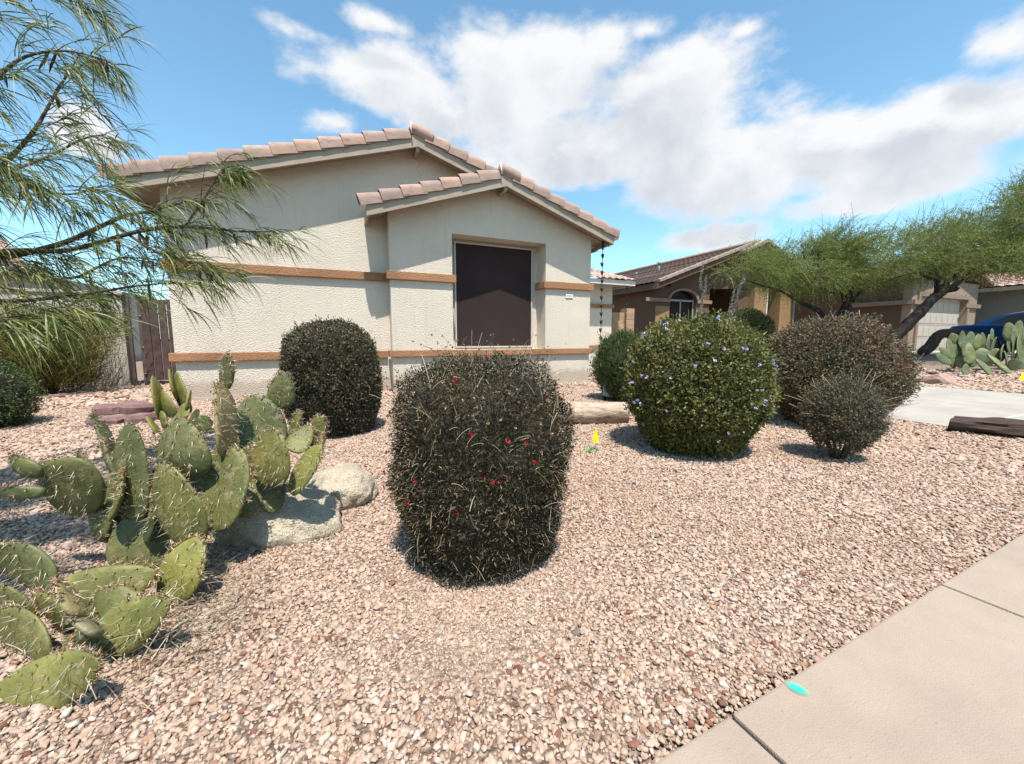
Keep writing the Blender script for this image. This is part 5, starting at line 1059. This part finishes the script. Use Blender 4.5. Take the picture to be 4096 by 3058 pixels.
pk = prickly('prickly_pear', 'large spiny prickly pear leaning over the granite boulder', PADS_MAIN, lambda i: 'cactus_old' if i in (4,) else ('cactus_bright' if i in (0, 12, 14) else 'cactus_pad'), 3, (-.55, 1.85, 0))
pk2 = prickly('prickly_pear', 'low sprawling prickly pear at the lower left corner', PADS_LOW, lambda i: 'cactus_bright' if i in (2, 6) else ('cactus_old' if i in (3, 4) else 'cactus_pad'), 4, (-.62, 1.4, 0))
pk3 = prickly('prickly_pear', 'small bright green prickly pear behind the flagstone pile near the wall', PADS_BACK, ['cactus_bright'], 5, (-1.6, 5.1, 0), False, .02)
pk4 = prickly('prickly_pear', 'broad clump of smooth grey green pads on the gravel beyond the driveway', [(c, A, Wv, hl*1.15, hw*1.2) for c, A, Wv, hl, hw in PADS_RIGHT], ['cactus_smooth'], 6, (15, 4.4, .15), False, .02)
# dead litter around the cactus foot
g = np.random.default_rng(8); n_ = 1500
P = np.concatenate([np.array([-.62, 1.80, .02])+g.normal(size=(n_//2, 3))*np.array([.17, .16, .035]), np.array([-.50, 1.52, .03])+g.normal(size=(n_//2, 3))*np.array([.12, .14, .035])]); P[:, 2] = np.abs(P[:, 2])
V, Q = ribbons(P, norm(rand_dirs(n_, g)*np.array([1, 1, .5])), g.uniform(.02, .10, n_), .0018, .3, 3, g, taper=False)
o = obj('dry_litter', mesh_idx('dry_litter', V, Q), 'dry_stem', None, kind='stuff'); o['label'] = 'dry straw and dead spines around the foot of the prickly pear'; o['category'] = 'litter'

# ------------------------------------------------------------------ acacia on the left
ac = thing('acacia_tree', 'feathery green acacia reaching in from the left edge with dark seed pods', 'tree', (-2.75, 1.75, 0))
hub = Vector((-2.7, 1.8, 1.05))
tr = MB(); P_, R_ = smooth_path([((-2.78, 1.72, -.05), .10), ((-2.74, 1.78, .5), .085), ((-2.7, 1.8, 1.05), .075), ((-2.65, 1.9, 1.7), .05), ((-2.5, 2.1, 2.4), .03)]); tr.tube(P_, R_, 12, True, .08); tr.build('trunk', 'grey_bark', ac, True)
lb = MB(); starts = []
g = np.random.default_rng(17)
LEFT_ALL = list(LEFT_BR)
for x0, y0, z0, x1, y1, z1 in ((-2.5, 1.7, 1.7, -1.5, 1.3, 2.1), (-2.5, 1.7, 1.9, -1.3, 1.7, 2.2), (-2.6, 1.9, 1.5, -1.6, 2.1, 1.9), (-2.6, 1.6, 2.1, -1.9, .9, 2.4), (-2.6, 2.0, 2.2, -1.5, 2.5, 2.6), (-2.7, 1.7, 1.8, -3.4, 1.2, 2.3), (-2.7, 2.0, 2.0, -3.3, 2.9, 2.5), (-2.6, 1.5, 1.5, -1.9, 1.1, 1.7), (-2.7, 2.1, 1.8, -2.4, 3.1, 2.2)):
    LEFT_ALL.append([((x0+(x1-x0)*f, y0+(y1-y0)*f, z0+(z1-z0)*f+.15*math.sin(3*f)), .016*(1.05-f)) for f in (0, .3, .6, 1)])
for k, br in enumerate(LEFT_ALL):
    p0 = Vector(br[0][0]); h0 = Vector((-2.7, 1.8, min(2.3, max(.9, p0.z*.75))))
    pts = [((h0.x, h0.y, h0.z), br[0][1]*1.1)]+[(p, r*.7) for p, r in br] if k not in (2, 8) else [(p, r) for p, r in br]
    P_, R_ = smooth_path(pts, 6); lb.tube(P_, R_, 7, True, .05)
    m_ = len(P_); 
    for i in range(int(m_*.22), m_):
        t = i/m_
        tg = (P_[min(i+1, m_-1)]-P_[max(i-1, 0)]).normalized()
        for q in range((1 if i % 2 else 2) if k < len(LEFT_BR) else 16): starts.append((np.array(P_[i]), np.array(tg), t, k))
lb.build('limbs', 'grey_bark', ac, True)
wind = np.array([.80, -.36, -.10]); TW = MB(); LP = []; LA = []
for (p, tg, t, kb) in starts:
    d = norm(tg*.5+wind*.6+g.normal(size=3)*.5+np.array([0, 0, .10])); L_ = g.uniform(.08, .28)*(1.1-.35*t); cur = p+g.normal(size=3)*.01; path = [cur]
    for s_ in range(5):
        d = norm(d+np.array([0, 0, -.10])+wind*.08+g.normal(size=3)*.06); cur = cur+d*L_/5; path.append(cur)
        nl = 1 if s_ < 2 else (2 if s_ < 4 else 7); fd = norm(d*.7+wind*.55+g.normal(size=3)*.28)
        for q in range(nl): LP.append(cur+g.normal(size=3)*.004); LA.append(norm(fd+g.normal(size=3)*.30))
    TW.tube([tuple(x) for x in path], [.0028, .0026, .0022, .0018, .0014, .001], 4, False)
TW.build('twigs', 'grey_bark', ac)
LP = np.array(LP); LA = np.array(LA); n_ = len(LP)
V, Q = ribbons(LP, LA, g.uniform(.10, .28, n_), g.uniform(.0045, .0080, n_), g.uniform(.6, 1.9, n_), 7, g); obj('foliage', mesh_idx('foliage', V, Q), 'leaf_acacia', ac)
pod_me = MB().tube([(0, 0, 0), (.003, 0, -.04), (.004, 0, -.09), (.0, 0, -.13)], [.002, .009, .0085, .001], 6).mesh('seed_pod', True)
nvis = sum(1 for s in starts if s[3] < len(LEFT_BR))
for i in range(60):
    s_ = starts[g.integers(0, nvis)]; obj('seed_pod', pod_me, 'pod', ac, loc=tuple(s_[0]), rot=(g.normal()*.25, g.normal()*.25, g.uniform(0, 6)), scale=(1.1, .55, g.uniform(.6, 1.2)))

# ------------------------------------------------------------------ trees by the brown house
def fine_tree(name, label, limbs, crown, seed, ntw, trunk_k):
    g = np.random.default_rng(seed); base = limbs[0][0][0]; root = thing(name, label, 'tree', (base[0], base[1], tz1(base[0], base[1])), 'fine leaved trees in front of the brown house')
    for i, br in enumerate(limbs):
        P_, R_ = smooth_path(br, 4); MB().tube(P_, R_, 9, True, .09).build('trunk' if i < trunk_k else 'limb', 'bark' if R_[0] > .03 else 'grey_bark', root, True)
    vol = np.array([c[1]*c[1]*c[2] for c in crown]); pr = vol/vol.sum()
    LP = []; LA = []; TP = MB(); ci_ = g.choice(len(crown), ntw, p=pr)
    C_ = np.array([c[0] for c in crown])[ci_]; RX = np.array([c[1] for c in crown])[ci_]; RZ = np.array([c[2] for c in crown])[ci_]
    d = rand_dirs(ntw, g)*np.power(g.uniform(.08, 1.12, ntw), .45)[:, None]; P = C_+d*np.stack([RX, np.minimum(RX, .9), RZ], 1)
    keep = snoise(P, 3.6, seed+3, 3) > -.16; P = P[keep]; RZ = RZ[keep]; d = d[keep]; k_ = len(P)
    A = norm(d*np.array([.6, .6, .9])+np.array([.30, -.13, .28])+rand_dirs(k_, g)*.55); L_ = g.uniform(.16, .62, k_)*np.where(d[:, 2] > .55, 1.35, 1.)
    V, Q = ribbons(P, A, L_, .006, .8, 5, g, taper=False); obj('twigs', mesh_idx('twigs', V, Q), 'leaf_paloverde', root)
    nl = 22; tt = np.tile(np.linspace(.05, 1, nl), k_); Pi = np.repeat(P, nl, 0); Ai = np.repeat(A, nl, 0); Li = np.repeat(L_, nl)
    Q_ = Pi+Ai*(tt*Li)[:, None]+np.array([0, 0, -1])*(.4*tt**2*Li)[:, None]+g.normal(size=(len(Pi), 3))*.012
    m_ = len(Q_); obj('crown', mesh_np('crown', leaf_quads(Q_, norm(Ai*.4+rand_dirs(m_, g)), rand_dirs(m_, g), g.uniform(.02, .05, m_), g.uniform(.008, .017, m_)), 4), 'leaf_paloverde', root)
    return root
fine_tree('palo_verde_tree', 'low spreading fine leaved tree with several thin dark stems before the brown wall', TREE_A, CROWN_A, 51, 9000, 3)
fine_tree('palo_verde_tree', 'taller fine leaved tree with thick leaning dark trunk in front of the garage', TREE_B, CROWN_B, 52, 14500, 1)
for nm, dat, lb_, sd in (('ocotillo', OCO_A, 'grey spiny ocotillo canes rising in front of the arched window', 61), ('ocotillo', OCO_B, 'leaning grey ocotillo canes in front of the entry pillar', 62)):
    g = np.random.default_rng(sd); rt = thing(nm, lb_, 'plant', dat[0][0][0], 'ocotillos in front of the brown house')
    for br in dat:
        P_, R_ = smooth_path(br, 5); cn = MB().tube(P_, [r*.4 for r in R_], 6, True).build('cane', 'grey_bark', rt, True)
        Pa = np.repeat(np.array([p[:] for p in P_]), 26, 0); Pa = Pa+g.normal(size=Pa.shape)*np.array([.012, .012, .05]); k_ = len(Pa)
        obj('leaves', mesh_np('leaves', leaf_quads(Pa, rand_dirs(k_, g), rand_dirs(k_, g), .028*np.ones(k_), .014*np.ones(k_)), 4), 'ocotillo_leaf', cn)

# ------------------------------------------------------------------ blue car
def build_car():
    cx, y_tail, zg = 21.6, 7.05, .43
    t = thing('blue_car', 'metallic blue sedan parked behind the cactus clump at the right edge', 'car', (cx, y_tail-2.4, zg))
    def pt(l, z, w): return (cx+w, y_tail-l, zg+z)          # l from tail to nose
    def arch(c, r, n=10): return [(c-r*math.cos(math.pi*k/n), .33+r*math.sin(math.pi*k/n)*1.0) for k in range(n+1)]
    body = [(.06, .42), (.0, .62), (.03, .88), (.12, 1.00), (.55, 1.03), (1.0, 1.02), (2.0, .96), (3.2, .95), (3.7, .93), (4.3, .84), (4.72, .70), (4.80, .50), (4.74, .28)]
    under = arch(3.85, .36)[::-1]+arch(.98, .36)[::-1]
    prof = body+[(4.3, .22)]+under+[(.3, .24)]
    C0 = (2.4, .62)
    def ring(w, k, dz=0): return [pt(C0[0]+(l-C0[0])*(1-k*.5), C0[1]+(z-C0[1])*(1-k*(1.1 if z > .6 else .0)), w) for l, z in prof]
    rings = [ring(-.95, .10), ring(-.94, .03), ring(-.80, 0), ring(.80, 0), ring(.94, .03), ring(.95, .10)]
    V = sum(rings, []); n_ = len(prof); F = []
    for i in range(5):
        for j in range(n_): F.append((i*n_+j, i*n_+(j+1) % n_, (i+1)*n_+(j+1) % n_, (i+1)*n_+j))
    F.append(tuple(range(n_))); F.append(tuple(range(6*n_-1, 5*n_-1, -1)))
    me = mesh_of('body', V, F, True); me.set_sharp_from_angle(angle=R(35)); bd = obj('body', me, 'car_paint', t)
    cab = [(.62, 1.02), (1.25, 1.36), (1.7, 1.45), (2.4, 1.46), (2.85, 1.38), (3.55, .98)]
    def cr(w, s): return [pt(l, z, w+ (0 if z < 1.1 else 0)) for l, z in cab]
    Vc = []; m_ = len(cab)
    for w, k in ((-1, 1), (-.62, 2), (.62, 2), (1, 1)):
        for l, z in cab:
            f_ = (z-1.0)/.46; ww = .90-.26*max(0, f_)
            Vc.append(pt(l, z-(.0 if abs(w) < 1 else .03*max(0, f_)), (ww if w > 0 else -ww)*(1 if abs(w) == 1 else .82)))
    Fc = []
    for i in range(3):
        for j in range(m_-1): Fc.append((i*m_+j, i*m_+j+1, (i+1)*m_+j+1, (i+1)*m_+j))
    Fc.append(tuple(range(m_))); Fc.append(tuple(range(4*m_-1, 3*m_-1, -1)))
    me = mesh_of('cabin', Vc, Fc, True); me.set_sharp_from_angle(angle=R(30)); cb = obj('cabin', me, 'car_paint', t)
    def glass(pts, sd, parent=cb):
        Vg = [pt(l, z, sd*((.90-.26*max(0, (z-1.0)/.46))+.006)) for l, z in pts]; obj('side_window', mesh_of('side_window', Vg, [tuple(range(len(Vg)))]), 'glass_dark', cb)
    for sd in (-1, 1):
        glass([(1.02, 1.07), (1.42, 1.32), (1.78, 1.385), (1.98, 1.385), (1.98, 1.05)], sd); glass([(2.04, 1.05), (2.04, 1.385), (2.42, 1.385), (2.78, 1.31), (3.2, 1.04)], sd)
    obj('rear_window', mesh_of('rear_window', [pt(.70, 1.075, -.66), pt(.70, 1.075, .66), pt(1.2, 1.345, .55), pt(1.2, 1.345, -.55)], [(0, 1, 2, 3)]), 'glass_dark', cb)
    obj('windscreen', mesh_of('windscreen', [pt(3.45, 1.05, -.68), pt(3.45, 1.05, .68), pt(2.93, 1.36, .55), pt(2.93, 1.36, -.55)], [(0, 1, 2, 3)]), 'glass_dark', cb)
    for l in (.98, 3.85):
        for sd in (-1, 1):
            w0, w1 = sd*.74, sd*.955; ty = MB().tube([pt(l, .33, w0), pt(l, .33, w1)], .33, 24).build('wheel', 'rubber', t, False)
            MB().tube([pt(l, .33, w1-sd*.01), pt(l, .33, w1+sd*.008)], .22, 20).build('rim', 'chrome', ty)
    for sd in (-1, 1):
        MB().box((cx+sd*.951-.012, y_tail-1.95, zg+.80), (cx+sd*.951+.012, y_tail-1.75, zg+.835)).build('door_handle', 'chrome', t)
        MB().box((cx+sd*.72-.2, y_tail-.03, zg+.74), (cx+sd*.72+.2, y_tail+.012, zg+.88)).build('tail_light', 'lamp_red', t)
        MB().box((cx+sd*1.0-.08, y_tail-3.2, zg+1.0), (cx+sd*1.0+.08, y_tail-3.05, zg+1.14)).build('mirror', 'car_paint', t, bevel=.03)
build_car()

# ------------------------------------------------------------------ small things
o = thing('security_sign', 'blue yard sign on a stake left of the upright green shrub', 'sign', (4.32, 5.70, 0))
sg = []
for k in range(20):
    a = math.pi*(1.12-1.24*k/19); sg.append((4.30+.13*math.cos(a), .735+.115*math.sin(a)))
sg += [(4.365, .625), (4.295, .595), (4.22, .64)]
sp_ = MB().prism(sg[::-1], 5.700, 5.712).build('panel', 'sign_blue', o)
lt = MB()
for k, (x0, z0, x1, z1) in enumerate(((4.215, .70, 4.232, .79), (4.247, .70, 4.264, .79), (4.28, .772, 4.35, .79), (4.28, .737, 4.345, .752), (4.28, .70, 4.35, .716), (4.375, .70, 4.39, .74))): lt.box((x0, 5.697, z0), (x1, 5.699, z1))
lt.build('lettering', 'white_paint', sp_)
MB().box((4.31, 5.713, -.05), (4.335, 5.73, .70)).build('stake', 'gate_metal', o)
o = thing('landscape_light', 'small black landscape spotlight with grey front on a stake behind the petrified log', 'garden light', (3.70, 4.90, 0))
MB().box((-.075, -.012, -.10), (.075, .012, .10)).build('face', 'light_grey_plate', o, bevel=.008, loc=(3.71, 4.86, .17), rot=(R(-25), R(12), R(-20)))
MB().box((-.07, .013, -.09), (.07, .09, .09)).build('housing', 'black_plastic', o, bevel=.015, loc=(3.71, 4.86, .17), rot=(R(-25), R(12), R(-20)))
MB().box((-.02, -.015, -.05), (.02, .015, .12)).build('stake', 'black_plastic', o, loc=(3.68, 4.90, 0))
o = thing('marker_flag', 'yellow utility marker flag stuck in the gravel beside the petrified log', 'flag', (1.96, 2.72, 0))
MB().tube([(1.96, 2.72, -.02), (1.962, 2.72, .18)], .0015, 5).build('wire', 'pipe_metal', o)
fl = [(.0, .215), (.008, .17), (.022, .125), (.027, .095), (.018, .068), (-.018, .066), (-.027, .095), (-.02, .13), (-.008, .175)]
V = []; F = []; n_ = len(fl)
for k in (0, 1):
    for x, z in fl: V.append((1.962+x*.92, 2.715-x*.4+k*.002+.25*abs(x), z))
F = [tuple(range(n_)), tuple(range(2*n_-1, n_-1, -1))]+[(i, i+n_, (i+1) % n_+n_, (i+1) % n_) for i in range(n_)]
obj('flag', mesh_of('flag', V, F), 'flag_yellow', o)
g = np.random.default_rng(3); wp_ = thing('wilted_weed', 'small bright green wilted weed on the gravel near the yellow flag', 'plant', (1.87, 2.66, 0))
k_ = 34; P = np.array([1.87, 2.66, .035])+g.normal(size=(k_, 3))*np.array([.018, .018, .016]); obj('leaves', mesh_np('leaves', leaf_quads(P, rand_dirs(k_, g), rand_dirs(k_, g), .026*np.ones(k_), .016*np.ones(k_)), 4), 'plastic_green', wp_)
MB().tube([(1.87, 2.66, -.01), (1.872, 2.66, .05)], .002, 5).build('stem', 'plastic_green', wp_)
o = thing('clay_pot', 'tapered clay pot by the steps of the brown house entry', 'pot', (13.6, 8.55, .14))
MB().lathe([(.20, 0), (.27, .25), (.36, .55), (.38, .62), (.33, .62), (.25, .5)], (13.6, 8.55, .14), 14).build('body', 'pot_clay', o, True)
MB().lathe([(.34, .50), (.36, .53), (.1, .55)], (13.6, 8.55, .14), 14).build('soil', 'interior_dark', o)
rock_thing('entry_stone', 'pale rounded stone in front of the clay pot', 'stone', 13.3, 8.2, .17, .15, .32, .3, 'flagstone_tan', 130, 3, .1)
o = thing('yellow_marker', 'yellow plastic marker with a black tag lying on the far gravel', 'marker', (13.1, 3.22, .08))
MB().prism([(12.9, .10), (13.08, .25), (13.4, .28), (13.4, .12)], 3.2, 3.24).build('strip', 'flag_yellow', o); MB().box((13.08, 3.17, .10), (13.24, 3.198, .25)).build('tag', 'black_plastic', o)
V = []; n_ = 28
for k in range(n_): a = 2*math.pi*k/n_; V.append((math.cos(a), math.sin(a), 0))
o = obj('paint_mark', mesh_of('paint_mark', V, [tuple(range(n_))]), 'spray_paint', None, loc=(1.085, .573, .0165), rot=(0, 0, R(-62)), scale=(.030, .020, 1)); tag(o, 'oval teal spray paint mark on the edge of the sidewalk', 'paint mark')
